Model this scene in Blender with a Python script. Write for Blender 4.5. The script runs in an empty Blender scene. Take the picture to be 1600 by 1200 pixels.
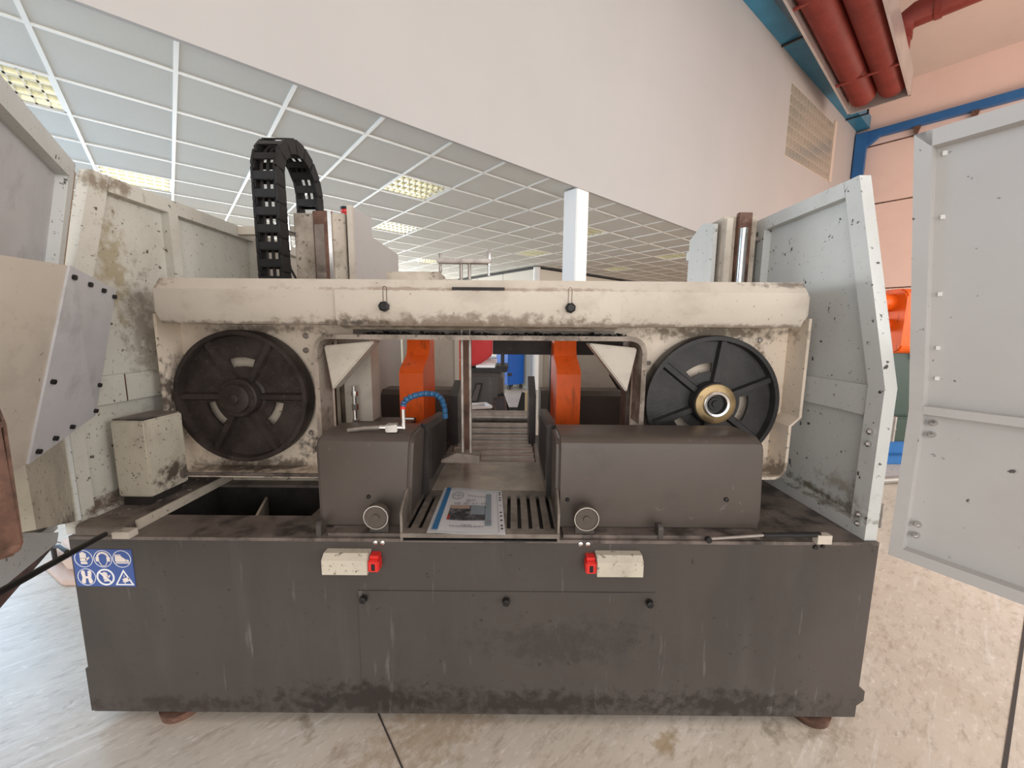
import bpy, bmesh, math, random
from mathutils import Vector, Matrix
random.seed(7)
SC = bpy.context.scene
COL = SC.collection
PI = math.pi
TH = math.radians(40.8)          # the hall stands turned against the saw

# ------------------------------------------------------------------ camera
cam_d = bpy.data.cameras.new('camera'); cam = bpy.data.objects.new('camera', cam_d); COL.objects.link(cam)
FPX = 615.0
cam_d.sensor_width = 36; cam_d.lens = 36 * FPX / 1600; cam_d.clip_start = .02; cam_d.clip_end = 200
pt, rl = math.atan(83 / FPX), math.radians(.45)
fw = Vector((0, math.cos(pt), -math.sin(pt))); up0 = Vector((0, math.sin(pt), math.cos(pt))); r0 = Vector((1, 0, 0))
rt = r0 * math.cos(rl) + up0 * math.sin(rl); up = up0 * math.cos(rl) - r0 * math.sin(rl)
cam.matrix_world = Matrix(((rt.x, up.x, -fw.x, 0), (rt.y, up.y, -fw.y, 0), (rt.z, up.z, -fw.z, 1.5), (0, 0, 0, 1)))
SC.camera = cam
# ------------------------------------------------------------------ light and exposure
w = bpy.data.worlds.new('daylight'); SC.world = w; w.use_nodes = True
bg = w.node_tree.nodes['Background']; bg.inputs[0].default_value = (.93, .96, 1, 1); bg.inputs[1].default_value = 1.0
SC.view_settings.view_transform = 'Standard'; SC.view_settings.look = 'None'
SC.view_settings.exposure = 0.0; SC.view_settings.gamma = 1; SC.view_settings.use_curve_mapping = False

def UV(u, v, z=0):
    return Vector((u * math.cos(TH) - v * math.sin(TH), u * math.sin(TH) + v * math.cos(TH), z))

def area(name, loc, target, sx, sy, power, col):
    l = bpy.data.lights.new(name, 'AREA'); l.shape = 'RECTANGLE'; l.size = sx; l.size_y = sy; l.energy = power; l.color = col
    o = bpy.data.objects.new(name, l); COL.objects.link(o); o.location = loc
    o.rotation_euler = (Vector(target) - Vector(loc)).to_track_quat('-Z', 'Y').to_euler()
    return o
area('rear_window_light', UV(3, 14.2, 1.7), UV(3, 0, 1.2), 9, 2.4, 700, (.9, .96, 1))
area('side_gate_light', (-5.5, 2.4, 2.6), (-1.5, 1.4, 0), 3.5, 3.0, 230, (.44, .70, 1))
area('overhead_fill_light', UV(2, -4, 8.4), UV(2, -3, 0), 9, 6, 130, (1, .97, .94))  # added overhead fill; the hall ceiling has no opening here
area('right_fill_light', (6.5, -.6, 2.6), (-1.3, 1.3, 1.2), 5, 3.5, 420, (1, .99, .97))  # fill added from the right to brighten the open left door
area('front_fill_light', (.4, -4.6, 1.9), (0, 2, 1.3), 9, 3.4, 270, (1, .965, .92))  # unseen fill added behind the camera to brighten the saw's recesses
area('warm_fill_light', UV(12, -4.5, 2.5), UV(16, 3, 4), 5, 3, 430, (1, .77, .65))  # added warm lamp that tints the end wall pink

# ------------------------------------------------------------------ materials
def ramp(nt, fac, lo, hi):
    m = nt.nodes.new('ShaderNodeMapRange'); m.inputs[1].default_value = lo; m.inputs[2].default_value = hi
    nt.links.new(fac, m.inputs[0]); return m.outputs[0]

def M(name, col, rough=.5, metal=0., var=.1, vs=2.5, stains=(), bump=0., bs=60, coat=0., tint=None, spec=.3, spots=(), soff=(-.13, 1.9, 0)):
    """painted or bare surface: base colour, soft variation, stains = (colour, scale, lo, hi, stretch, strength)"""
    m = bpy.data.materials.new(name); m.use_nodes = True; nt = m.node_tree; b = nt.nodes['Principled BSDF']
    b.inputs['Roughness'].default_value = rough; b.inputs['Metallic'].default_value = metal
    b.inputs['Specular IOR Level'].default_value = spec
    if coat: b.inputs['Coat Weight'].default_value = coat
    tc = nt.nodes.new('ShaderNodeTexCoord')
    def noise(scale, st=(1, 1, 1), det=6, off=0):
        mp = nt.nodes.new('ShaderNodeMapping'); mp.inputs['Scale'].default_value = st; mp.inputs['Location'].default_value = (off, off * .7, off * 1.3)
        nt.links.new(tc.outputs['Object'], mp.inputs[0])
        n = nt.nodes.new('ShaderNodeTexNoise'); n.inputs['Scale'].default_value = scale; n.inputs['Detail'].default_value = det; n.inputs['Roughness'].default_value = .62
        nt.links.new(mp.outputs[0], n.inputs['Vector']); return n.outputs['Fac']
    def mix(fac, a, bcol):
        x = nt.nodes.new('ShaderNodeMix'); x.data_type = 'RGBA'
        nt.links.new(fac, x.inputs[0])
        if isinstance(a, tuple): x.inputs[6].default_value = (*a, 1)
        else: nt.links.new(a, x.inputs[6])
        if isinstance(bcol, tuple): x.inputs[7].default_value = (*bcol, 1)
        else: nt.links.new(bcol, x.inputs[7])
        return x.outputs[2]
    lo = tuple(max(0, c * (1 - var)) for c in col); hi = tuple(min(1, c * (1 + var)) for c in col)
    if tint: hi = tint
    cur = mix(ramp(nt, noise(vs), .35, .65), lo, hi)
    for i, s in enumerate(stains):
        c, sc, a, e, st, k = s
        f = ramp(nt, noise(sc, st, 8, 3.1 + i * 1.7), a, e)
        mu = nt.nodes.new('ShaderNodeMath'); mu.operation = 'MULTIPLY'; mu.inputs[1].default_value = k; nt.links.new(f, mu.inputs[0])
        cur = mix(mu.outputs[0], cur, c)
    for i, (sx, sy, sz, rx, ry, rz, c, k) in enumerate(spots):      # grime patches that stay put on the surface
        mp = nt.nodes.new('ShaderNodeMapping'); mp.vector_type = 'POINT'
        mp.inputs['Scale'].default_value = (1 / rx, 1 / ry, 1 / rz)
        mp.inputs['Location'].default_value = (-(sx - soff[0]) / rx, -(sy - soff[1]) / ry, -(sz - soff[2]) / rz)
        nt.links.new(tc.outputs['Object'], mp.inputs[0])
        ln = nt.nodes.new('ShaderNodeVectorMath'); ln.operation = 'LENGTH'; nt.links.new(mp.outputs[0], ln.inputs[0])
        ad = nt.nodes.new('ShaderNodeMath'); ad.operation = 'MULTIPLY_ADD'; ad.inputs[1].default_value = -.35
        nt.links.new(ln.outputs['Value'], ad.inputs[0]); nt.links.new(noise(26, (1, 1, 1), 12, 7.3 + i), ad.inputs[2])
        f = ramp(nt, ad.outputs[0], .22, .42)
        mu = nt.nodes.new('ShaderNodeMath'); mu.operation = 'MULTIPLY'; mu.inputs[1].default_value = k; nt.links.new(f, mu.inputs[0])
        cur = mix(mu.outputs[0], cur, c)
    nt.links.new(cur, b.inputs['Base Color'])
    if bump:
        bn = nt.nodes.new('ShaderNodeBump'); bn.inputs['Strength'].default_value = bump; bn.inputs['Distance'].default_value = .01
        nt.links.new(noise(bs), bn.inputs['Height']); nt.links.new(bn.outputs[0], b.inputs['Normal'])
    return m

def flat(name, col, rough=.6, metal=0.):
    m = bpy.data.materials.new(name); m.use_nodes = True; b = m.node_tree.nodes['Principled BSDF']
    b.inputs['Base Color'].default_value = (*col, 1); b.inputs['Roughness'].default_value = rough; b.inputs['Metallic'].default_value = metal
    return m

def glow(name, col, e):
    m = flat(name, col); b = m.node_tree.nodes['Principled BSDF']
    b.inputs['Emission Color'].default_value = (*col, 1); b.inputs['Emission Strength'].default_value = e; return m

ONE = (1, 1, 1); VERT = (1, 1, .12)
DIRT = (.06, .045, .035)
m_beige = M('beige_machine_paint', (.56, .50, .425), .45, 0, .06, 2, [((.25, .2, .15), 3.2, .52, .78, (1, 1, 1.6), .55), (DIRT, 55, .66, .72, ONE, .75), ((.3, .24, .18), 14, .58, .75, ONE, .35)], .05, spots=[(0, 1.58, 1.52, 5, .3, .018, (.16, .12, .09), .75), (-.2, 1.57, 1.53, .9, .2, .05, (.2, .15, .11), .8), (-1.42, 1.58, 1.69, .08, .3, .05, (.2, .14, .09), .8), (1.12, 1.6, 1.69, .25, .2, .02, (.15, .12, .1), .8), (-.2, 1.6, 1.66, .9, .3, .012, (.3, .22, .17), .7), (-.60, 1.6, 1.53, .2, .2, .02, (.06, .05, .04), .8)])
m_bow = M('bow_plate_paint', (.78, .67, .55), .5, 0, .06, 2.5, [((.3, .24, .18), 4, .54, .76, ONE, .5), (DIRT, 48, .63, .69, ONE, .8)], .08, spots=[(-1.49, 1.75, 1.20, .08, .4, .2, (.07, .05, .04), .9), (-.86, 1.8, .95, .22, .2, .07, (.04, .03, .025), .95), (-1.15, 1.8, 1.5, .4, .2, .035, (.16, .12, .09), .7), (.9, 1.8, 1.50, .5, .2, .06, (.16, .12, .08), .85), (1.11, 1.8, 1.33, .09, .2, .16, (.17, .10, .05), .85), (-.85, 1.8, 1.2, .03, .2, .3, (.3, .22, .16), .4), (1.2, 1.7, .88, .12, .2, .08, (.12, .09, .06), .8), (-1.2, 1.8, .86, .5, .2, .06, (.1, .07, .05), .8)])
m_beige_dirty = M('dirty_beige_paint', (.52, .455, .375), .5, 0, .1, 3, [((.16, .12, .09), 4.5, .48, .7, ONE, .75), (DIRT, 40, .6, .68, ONE, .85)], .12)
m_rim = M('grimy_rim_paint', (.36, .30, .25), .5, 0, .12, 4, [((.10, .075, .055), 7, .45, .62, ONE, .8), (DIRT, 45, .58, .66, ONE, .8)], .12)
m_pale = M('pale_grey_paint', (.57, .58, .56), .42, 0, .05, 1.5, [((.36, .34, .3), 3, .56, .8, ONE, .35), ((.04, .03, .025), 30, .645, .67, ONE, .95), ((.1, .08, .07), 70, .65, .68, ONE, .8)], .03, spots=[(1.30, 1.6, .83, .2, .35, .03, (.12, .10, .06), .9), (1.30, 1.5, .9, .2, .2, .05, (.3, .26, .2), .7)])
m_palel = M('stained_pale_paint', (.55, .53, .47), .45, 0, .06, 1.5, [((.3, .26, .2), 3, .5, .76, ONE, .5), ((.05, .035, .025), 34, .635, .67, ONE, .95), ((.09, .07, .05), 75, .63, .67, ONE, .7)], .04, spots=[(-1.61, 1.62, 1.75, .2, .09, .3, (.3, .24, .13), .7), (-1.61, 1.72, 1.5, .2, .12, .3, (.22, .18, .14), .6), (-1.61, 1.5, .82, .2, .3, .05, (.12, .08, .06), .9), (-1.61, 1.6, 2.05, .2, .2, .05, (.2, .15, .1), .8), (-1.61, 1.7, 1.0, .2, .1, .2, (.2, .16, .12), .5)])
m_pale_clean = M('pale_grey_clean_paint', (.48, .465, .45), .42, 0, .05, 1.2, [((.38, .34, .31), 2.4, .54, .8, ONE, .4), ((.06, .045, .04), 26, .675, .695, ONE, .9)], .03)
m_speck = M('speckled_cream_paint', (.54, .49, .40), .5, 0, .08, 2.5, [((.2, .16, .12), 5, .5, .72, (1, 1, .6), .5), ((.05, .035, .025), 65, .60, .66, ONE, .8)], .1, spots=[(-1.42, 1.6, .9, .06, .12, .08, (.06, .04, .03), .9), (-1.5, 1.2, .83, .3, .3, .06, (.1, .07, .05), .85)])
m_plate = M('blue_grey_plate', (.50, .49, .50), .5, 0, .08, 5, [((.22, .2, .2), 7, .55, .75, ONE, .5)], .04)
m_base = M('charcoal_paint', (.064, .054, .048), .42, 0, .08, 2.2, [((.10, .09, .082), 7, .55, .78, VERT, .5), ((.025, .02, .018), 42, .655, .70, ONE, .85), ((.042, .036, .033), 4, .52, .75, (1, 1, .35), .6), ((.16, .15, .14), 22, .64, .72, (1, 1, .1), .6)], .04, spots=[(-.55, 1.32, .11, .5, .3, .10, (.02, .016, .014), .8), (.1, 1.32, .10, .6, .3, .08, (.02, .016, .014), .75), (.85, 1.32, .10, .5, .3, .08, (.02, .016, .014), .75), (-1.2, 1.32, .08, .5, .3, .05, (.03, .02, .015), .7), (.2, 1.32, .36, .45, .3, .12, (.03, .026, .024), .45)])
m_basedirt = M('grimy_charcoal_paint', (.048, .04, .036), .55, 0, .15, 6, [((.01, .008, .007), 14, .48, .62, (1, 1, .5), .85), ((.12, .11, .10), 20, .62, .75, (1, 1, .3), .35)], .15)
m_guard = M('grey_guard_paint', (.085, .068, .058), .36, 0, .07, 3, [((.18, .16, .15), 26, .66, .74, ONE, .5), ((.04, .033, .03), 5, .55, .8, ONE, .5)], .03)
m_deck = M('oily_deck', (.16, .13, .115), .38, 0, .25, 5, [((.02, .016, .014), 8, .47, .62, ONE, .8), ((.3, .27, .24), 60, .68, .72, ONE, .7), ((.17, .14, .11), 9, .56, .7, (1, .4, 1), .6)], .2)
m_iron = M('cast_iron_wheel', (.045, .034, .03), .5, .1, .3, 9, [((.12, .10, .09), 70, .6, .68, ONE, .6), ((.018, .013, .011), 6, .45, .6, ONE, .6)], .25, 90)
m_iron2 = M('black_wheel_paint', (.028, .026, .026), .4, .05, .3, 9, [((.07, .06, .055), 40, .62, .7, ONE, .5)], .12, 90)
m_steel = M('worn_steel', (.36, .32, .29), .38, .45, .15, 8, [((.1, .075, .055), 9, .5, .7, ONE, .7)], .08)
m_steel_d = M('dark_oily_steel', (.19, .155, .13), .4, .25, .25, 9, [((.4, .36, .32), 14, .56, .7, (.2, 1, 1), .7), ((.02, .015, .012), 6, .5, .7, ONE, .6)], .1)
m_tray = M('tray_steel', (.20, .17, .145), .42, .3, .2, 8, [((.32, .29, .26), 16, .56, .7, ONE, .5), ((.05, .04, .03), 7, .5, .66, ONE, .6)], .1)
m_table = M('ground_table_plate', (.36, .31, .26), .3, .4, .15, 4, [((.42, .24, .1), 5, .62, .75, (1.4, .6, 1), .7), ((.14, .12, .1), 4, .5, .66, ONE, .6)], .05)
m_chrome = M('bright_steel', (.6, .58, .56), .2, .95, .1, 10)
m_brass = M('brass_collar', (.32, .23, .12), .38, .7, .2, 12, [((.08, .05, .03), 16, .55, .7, ONE, .6)])
m_rust = M('rusty_brown', (.16, .085, .06), .6, .2, .3, 7, [((.04, .025, .02), 8, .5, .65, ONE, .8), ((.33, .2, .14), 18, .6, .72, ONE, .5)], .2)
m_black = M('black_plastic', (.014, .013, .013), .4, 0, .2, 12)
m_dark = M('dark_void_paint', (.03, .026, .024), .6, 0, .3, 8, [((.07, .06, .05), 20, .6, .7, ONE, .5)], .1)
m_jaw = M('dark_jaw_steel', (.045, .041, .04), .3, .3, .2, 6, [((.2, .18, .17), 22, .64, .72, ONE, .5)], .05)
m_orange = M('orange_paint', (.74, .10, .006), .42, 0, .08, 3, [((.30, .05, .005), 24, .55, .70, (1, 1, .25), .8), ((.04, .02, .01), 45, .66, .71, (1, 1, .5), .85)], .05)
m_red = M('red_machine_paint', (.45, .03, .03), .35, 0, .1, 2)
m_redp = flat('red_plastic', (.65, .025, .02), .35)
m_redpipe = M('red_tube_paint', (.22, .04, .03), .5, 0, .12, 3)
m_bluebeam = M('blue_trunking_paint', (.04, .2, .33), .4, 0, .12, 1.5)
m_bluepipe = M('blue_pipe_paint', (.03, .13, .33), .4, 0, .12, 1.5)
m_bluecab = M('blue_cabinet_paint', (.01, .1, .42), .35, 0, .06, 2)
m_hose = flat('blue_hose_plastic', (.02, .09, .2), .4)
m_wall = M('cream_wall_plaster', (.435, .416, .402), .8, 0, .03, .5, [((.5, .44, .4), 1.2, .6, .85, ONE, .3)], .03, 30)
m_wallpink = M('pink_cream_wall_plaster', (.80, .61, .53), .8, 0, .04, .4, [((.55, .4, .34), 1, .58, .85, ONE, .3)], .03, 30)
m_ceilhi = M('hall_ceiling_plaster', (.66, .56, .50), .8, 0, .04, .4, [((.45, .38, .33), 1.6, .62, .8, ONE, .4)])
m_tile = M('mineral_ceiling_tile', (.60, .59, .55), .85, 0, .025, 1, [((.5, .5, .46), 90, .55, .7, ONE, .4)], .05, 120)
m_bar = flat('white_grid_bar', (.82, .82, .79), .4)
m_louver = flat('satin_louver', (.68, .66, .55), .3, .8)
m_lamp = glow('fluorescent_tube', (1, .96, .78), 2.6)
m_white = flat('white_paint', (.8, .79, .77), .5)
m_panel = M('partition_panel', (.68, .64, .56), .5, 0, .03, 1)
m_blackline = flat('black_trim', (.012, .012, .012), .5)
m_glassblk = M('glass_block', (.33, .31, .25), .2, 0, .2, 3, bump=.1)
m_joint = flat('glass_block_joint', (.58, .5, .42), .8)
m_alu = M('aluminium_sheet', (.66, .63, .6), .35, .7, .1, 1.5)
m_blue = flat('label_blue', (.045, .09, .29), .45)
m_lw = flat('label_white', (.78, .76, .76), .5)
m_lpink = flat('label_cream', (.75, .66, .6), .5)
m_paper = flat('white_paper', (.9, .89, .9), .5)
m_film = flat('clear_film', (.8, .82, .84), .15)
m_bluestrip = flat('blue_binding', (.06, .25, .52), .3)
m_greyprint = flat('grey_blue_print', (.36, .42, .47), .5)
m_ink = flat('grey_ink', (.2, .19, .22), .6)
m_photo = M('printed_photo', (.09, .09, .095), .5, 0, .6, 30, [((.3, .3, .31), 40, .52, .62, ONE, .8)])
m_peach = M('peach_paint', (.62, .45, .36), .5, 0, .05, 3)
m_green = flat('dark_green_paint', (.03, .05, .035), .5)
m_wood = flat('raw_timber', (.6, .47, .27), .7)
m_wood2 = M('brown_strip', (.33, .2, .11), .6, 0, .2, 8)

def fs(x, y, rx, ry, c):                      # stains and wide brown patches on the floor, given in metres beside the saw
    return (x * math.cos(TH) + y * math.sin(TH), -x * math.sin(TH) + y * math.cos(TH), 0, rx, ry, 1, c, .6)

def floor_mat():
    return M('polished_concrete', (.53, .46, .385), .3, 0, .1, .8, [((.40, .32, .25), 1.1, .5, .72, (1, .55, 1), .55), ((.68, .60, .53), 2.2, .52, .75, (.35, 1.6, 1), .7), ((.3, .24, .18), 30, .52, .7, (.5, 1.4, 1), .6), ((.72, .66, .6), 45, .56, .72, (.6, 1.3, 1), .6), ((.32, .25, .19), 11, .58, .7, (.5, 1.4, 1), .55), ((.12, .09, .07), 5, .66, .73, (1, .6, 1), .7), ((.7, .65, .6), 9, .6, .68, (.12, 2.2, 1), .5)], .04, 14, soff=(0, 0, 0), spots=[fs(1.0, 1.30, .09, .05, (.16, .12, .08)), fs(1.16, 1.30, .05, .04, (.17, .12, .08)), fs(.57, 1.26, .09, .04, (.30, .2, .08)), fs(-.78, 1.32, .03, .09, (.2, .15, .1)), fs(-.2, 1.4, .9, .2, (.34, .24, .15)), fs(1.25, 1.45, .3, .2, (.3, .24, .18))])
m_floor = floor_mat()
m_jointline = flat('floor_joint', (.05, .04, .035), .8)

# ------------------------------------------------------------------ mesh builder
class MB:
    def __init__(s): s.bm = bmesh.new()
    def box(s, x0, x1, y0, y1, z0, z1, bev=0, seg=2, mat=None):
        vs = [s.bm.verts.new((x, y, z)) for x in (x0, x1) for y in (y0, y1) for z in (z0, z1)]
        fs = [s.bm.faces.new([vs[i] for i in f]) for f in ((0, 1, 3, 2), (4, 6, 7, 5), (0, 4, 5, 1), (2, 3, 7, 6), (0, 2, 6, 4), (1, 5, 7, 3))]
        if bev:
            es = {e for f in fs for e in f.edges}
            bmesh.ops.bevel(s.bm, geom=list(es), offset=bev, segments=seg, affect='EDGES', clamp_overlap=True)
        elif mat is not None:
            bmesh.ops.transform(s.bm, matrix=mat, verts=vs)
        return s
    def prism(s, pts, f0, f1, bev=0, seg=2, hole=None):
        """pts: 2-D outline; f0/f1 map (a,b) to the 3-D point of the two caps"""
        if hole is None:
            a = [s.bm.verts.new(f0(*p)) for p in pts]; b = [s.bm.verts.new(f1(*p)) for p in pts]
            n = len(pts); fs = [s.bm.faces.new(a), s.bm.faces.new(b[::-1])]
            for i in range(n): fs.append(s.bm.faces.new((a[i], b[i], b[(i + 1) % n], a[(i + 1) % n])))
            if bev: bmesh.ops.bevel(s.bm, geom=list({e for f in fs for e in f.edges}), offset=bev, segments=seg, affect='EDGES', clamp_overlap=True)
        return s
    def px(s, pts, x0, x1, **k): return s.prism(pts, lambda a, b: (x0, a, b), lambda a, b: (x1, a, b), **k)
    def py(s, pts, y0, y1, **k): return s.prism(pts, lambda a, b: (a, y0, b), lambda a, b: (a, y1, b), **k)
    def pz(s, pts, z0, z1, **k): return s.prism(pts, lambda a, b: (a, b, z0), lambda a, b: (a, b, z1), **k)
    def ring(s, p0, p1, prof, n=24, cap=True):
        """lathe: prof = (distance along axis, radius)"""
        p0 = Vector(p0); d = (Vector(p1) - p0).normalized()
        e1 = d.orthogonal().normalized(); e2 = d.cross(e1); rows = []
        for t, r in prof:
            rows.append([s.bm.verts.new(p0 + d * t + (e1 * math.cos(2 * PI * k / n) + e2 * math.sin(2 * PI * k / n)) * max(r, 1e-4)) for k in range(n)])
        for a, b in zip(rows, rows[1:]):
            for k in range(n): s.bm.faces.new((a[k], a[(k + 1) % n], b[(k + 1) % n], b[k]))
        if cap:
            s.bm.faces.new(rows[0][::-1]); s.bm.faces.new(rows[-1])
        return s
    def cyl(s, p0, p1, r, n=16, r1=None):
        L = (Vector(p1) - Vector(p0)).length
        return s.ring(p0, p1, [(0, r), (L, r if r1 is None else r1)], n)
    def tube(s, pts, r, n=8):
        pts = [Vector(p) for p in pts]; rows = []; e = None
        for i, p in enumerate(pts):
            d = (pts[min(i + 1, len(pts) - 1)] - pts[max(i - 1, 0)]).normalized()
            e = d.orthogonal().normalized() if e is None else (e - d * e.dot(d)).normalized()
            g = d.cross(e)
            rows.append([s.bm.verts.new(p + (e * math.cos(2 * PI * k / n) + g * math.sin(2 * PI * k / n)) * r) for k in range(n)])
        for a, b in zip(rows, rows[1:]):
            for k in range(n): s.bm.faces.new((a[k], a[(k + 1) % n], b[(k + 1) % n], b[k]))
        s.bm.faces.new(rows[0][::-1]); s.bm.faces.new(rows[-1]); return s
    def hull(s, pts):
        vs = [s.bm.verts.new(p) for p in pts]; bmesh.ops.convex_hull(s.bm, input=vs); return s
    def slab(s, quad, th):
        """a flat polygon given by its 3-D corners, thickened by the vector th"""
        q = [Vector(p) for p in quad]; t = Vector(th)
        return s.prism(list(range(len(q))) and [(i, 0) for i in range(len(q))], lambda i, _: q[i], lambda i, _: q[i] + t)
    def xf(s, mat): bmesh.ops.transform(s.bm, matrix=mat, verts=s.bm.verts[:]); return s

OFF = {}
def finish(mb, name, mat, off, smooth=True):
    bm = mb.bm
    bmesh.ops.recalc_face_normals(bm, faces=bm.faces[:])
    bmesh.ops.translate(bm, vec=-off, verts=bm.verts[:])
    if smooth:
        for f in bm.faces: f.smooth = True
        for e in bm.edges:
            if len(e.link_faces) != 2 or e.calc_face_angle(0) > math.radians(32): e.smooth = False
    me = bpy.data.meshes.new(name); bm.to_mesh(me); bm.free(); me.materials.append(mat)
    return me

def part(parent, name, mb, mat, label=None, kind=None):
    off = OFF[parent.name]; me = finish(mb, name, mat, off)
    o = bpy.data.objects.new(name, me); COL.objects.link(o); o.parent = parent; OFF[o.name] = off
    if label: o['label'] = label
    if kind: o['kind'] = kind
    return o

def again(o, vec, parent=None):
    """a copy of a part (and its sub-parts), moved"""
    c = o.copy(); COL.objects.link(c); c.location = o.location + Vector(vec)
    if parent: c.parent = parent
    for ch in o.children:
        d = ch.copy(); COL.objects.link(d); d.parent = c
    return c

def place(o, base, room):
    o.location = UV(base[0], base[1], base[2]) if room else base
    if room: o.rotation_euler.z = TH
    OFF[o.name] = Vector(base)

def tag(o, label=None, cat=None, group=None, kind=None):
    if label: o['label'] = label
    if cat: o['category'] = cat
    if group: o['group'] = group
    if kind: o['kind'] = kind
    return o

def thing(name, base, label=None, cat=None, group=None, room=False, kind=None):
    o = bpy.data.objects.new(name, None); COL.objects.link(o); o.empty_display_size = .1
    place(o, Vector(base), room); return tag(o, label, cat, group, kind)

def solid(name, mb, mat, base, label=None, cat=None, group=None, room=False, kind=None):
    me = finish(mb, name, mat, Vector(base)); o = bpy.data.objects.new(name, me); COL.objects.link(o)
    place(o, Vector(base), room); return tag(o, label, cat, group, kind)

def rrect(x0, x1, z0, z1, r, n=5, corners=(1, 1, 1, 1)):
    """rounded rectangle, corners: bottom-left, bottom-right, top-right, top-left"""
    out = []
    for (cx, cz, a0, on) in ((x0, z0, PI, corners[0]), (x1, z0, 1.5 * PI, corners[1]), (x1, z1, 0, corners[2]), (x0, z1, .5 * PI, corners[3])):
        if not on: out.append((cx, cz)); continue
        sx = 1 if cx == x0 else -1; sz = 1 if cz == z0 else -1
        for k in range(n + 1):
            a = a0 + .5 * PI * k / n; out.append((cx + sx * r + math.cos(a) * r, cz + sz * r + math.sin(a) * r))
    return out

# ================================================================== THE HALL (local axes: x along the long wall, y across it)
HC = 3.10; V0 = 3.04; U1 = 16.9; ZH = 8.85
solid('floor', MB().box(-9, U1 + .2, -14, 15, -.12, 0), m_floor, (0, 0, 0), room=True, kind='structure')
mb = MB().box(-9, U1 + .2, V0, V0 + .22, HC + .012, ZH)
wl = solid('wall_left', mb, m_wall, (4, V0, HC), 'long cream upper wall above the suspended ceiling edge', room=True, kind='structure')
fwall = solid('wall_back', MB().box(U1, U1 + .2, -14, 15, 0, ZH), m_wallpink, (U1, 0, 0), 'pink cream end wall with horizontal panel joints', room=True, kind='structure')
for z in (2.9, 5.49, 7.23):
    part(fwall, 'panel_joint', MB().box(U1 - .012, U1 + .05, -13.9, V0, z - .018, z + .018), m_rust)
solid('wall_rear', MB().box(-9, U1, 14.9, 15.1, 0, HC), m_panel, (0, 15, 0), room=True, kind='structure')
solid('ceiling_hall', MB().box(-9, U1 + .2, -14, V0 + .2, ZH, ZH + .2), m_ceilhi, (0, -5, ZH), 'high beige hall ceiling', room=True, kind='structure')
solid('trim_1', MB().box(-9, U1, V0 - .012, V0 + .02, HC - .02, HC + .06), m_wall, (4, V0, HC), 'lower edge strip of the long upper wall', room=True, kind='structure')
# floor joints are shallow dark cuts
for a, b, wd in (((2.8, 1.95), (1.5, 1.02), .012), ((-.56, 1.42), (-.2, .95), .006), ((-3.2, 2.6), (-1.9, 2.12), .006)):
    a = Vector((*a, 0)); b = Vector((*b, 0)); d = (b - a).normalized(); n = Vector((-d.y, d.x, 0)) * wd / 2
    solid('floor_joint', MB().slab([a - n, b - n, b + n, a + n], (0, 0, .0015)), m_jointline, tuple((a + b) / 2), 'thin dark joint line in the concrete floor', kind='structure')

# suspended ceiling: tiles, bars, recessed lights
ceil = thing('ceiling', (0, V0 + .2, HC), 'suspended ceiling of square mineral tiles in white bars', room=True, kind='structure')
gu0, gv0, T = .16, 3.44, .6
LAMPS = {(-2, 1), (-1, 4), (3, 1), (4, 4), (8, 1), (9, 4), (13, 1), (14, 4), (7, 8)}
def project(P):
    q = P - Vector((0, 0, 1.5)); z = q.dot(fw)
    return (800 + FPX * q.dot(rt) / z, 600 - FPX * q.dot(up) / z, z) if z > .05 else (-9e3, 0, z)
cells = []
for i in range(-5, 28):
    for j in range(-1, 19):
        if (i, j) in LAMPS: continue
        x, y, z = project(UV(gu0 + (i + .5) * T, gv0 + (j + .5) * T, HC))
        vis = -60 < x < 1250 and -60 < y < 425
        cells.append((0 if vis else 1, z if z > 0 else 99, i, j))
cells.sort()
tile_me = None; rest = MB()
for k, (nv, z, i, j) in enumerate(cells):
    u0 = gu0 + i * T + .012; v0 = gv0 + j * T + .012; u1 = u0 + T - .024; v1 = v0 + T - .024
    if j == -1: v0 = V0 + .03
    if nv == 0 and k < 290:
        if j == -1 or tile_me is None:
            o = part(ceil, 'ceiling_tile', MB().box(u0, u1, v0, v1, HC, HC + .02), m_tile)
            if j != -1: tile_me = o.data; ref = (u0, v0)
        else:
            o = bpy.data.objects.new('ceiling_tile', tile_me); COL.objects.link(o); o.parent = ceil
            o.location = (u0 - ref[0], v0 - ref[1], 0)
        if random.random() < .12: o.location.z += .004
    else: rest.box(u0, u1, v0, v1, HC, HC + .02)
part(ceil, 'tiles_far_away', rest, m_tile, kind='stuff')
for i in range(-5, 29): part(ceil, 'grid_bar', MB().box(gu0 + i * T - .012, gu0 + i * T + .012, V0 + .01, 14.9, HC - .008, HC + .012), m_bar)
for j in range(0, 20): part(ceil, 'grid_bar', MB().box(-2.9, U1, gv0 + j * T - .012, gv0 + j * T + .012, HC - .0075, HC + .0115), m_bar)
LB = {(-2, 1): 'recessed louvre light half behind the left cover door', (-1, 4): 'recessed louvre light above the left side panel of the saw', (3, 1): 'largest recessed louvre light, right of the black cable chain',
      (4, 4): 'recessed louvre light just right of the grey rear plate top', (8, 1): 'recessed louvre light partly behind the white column', (9, 4): 'recessed louvre light above the office corner, left of the white column',
      (13, 1): 'recessed louvre light beside the right saw column', (14, 4): 'small far recessed louvre light between white column and right saw column', (7, 8): 'farthest recessed louvre light, low over the rear plate edge'}
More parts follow.
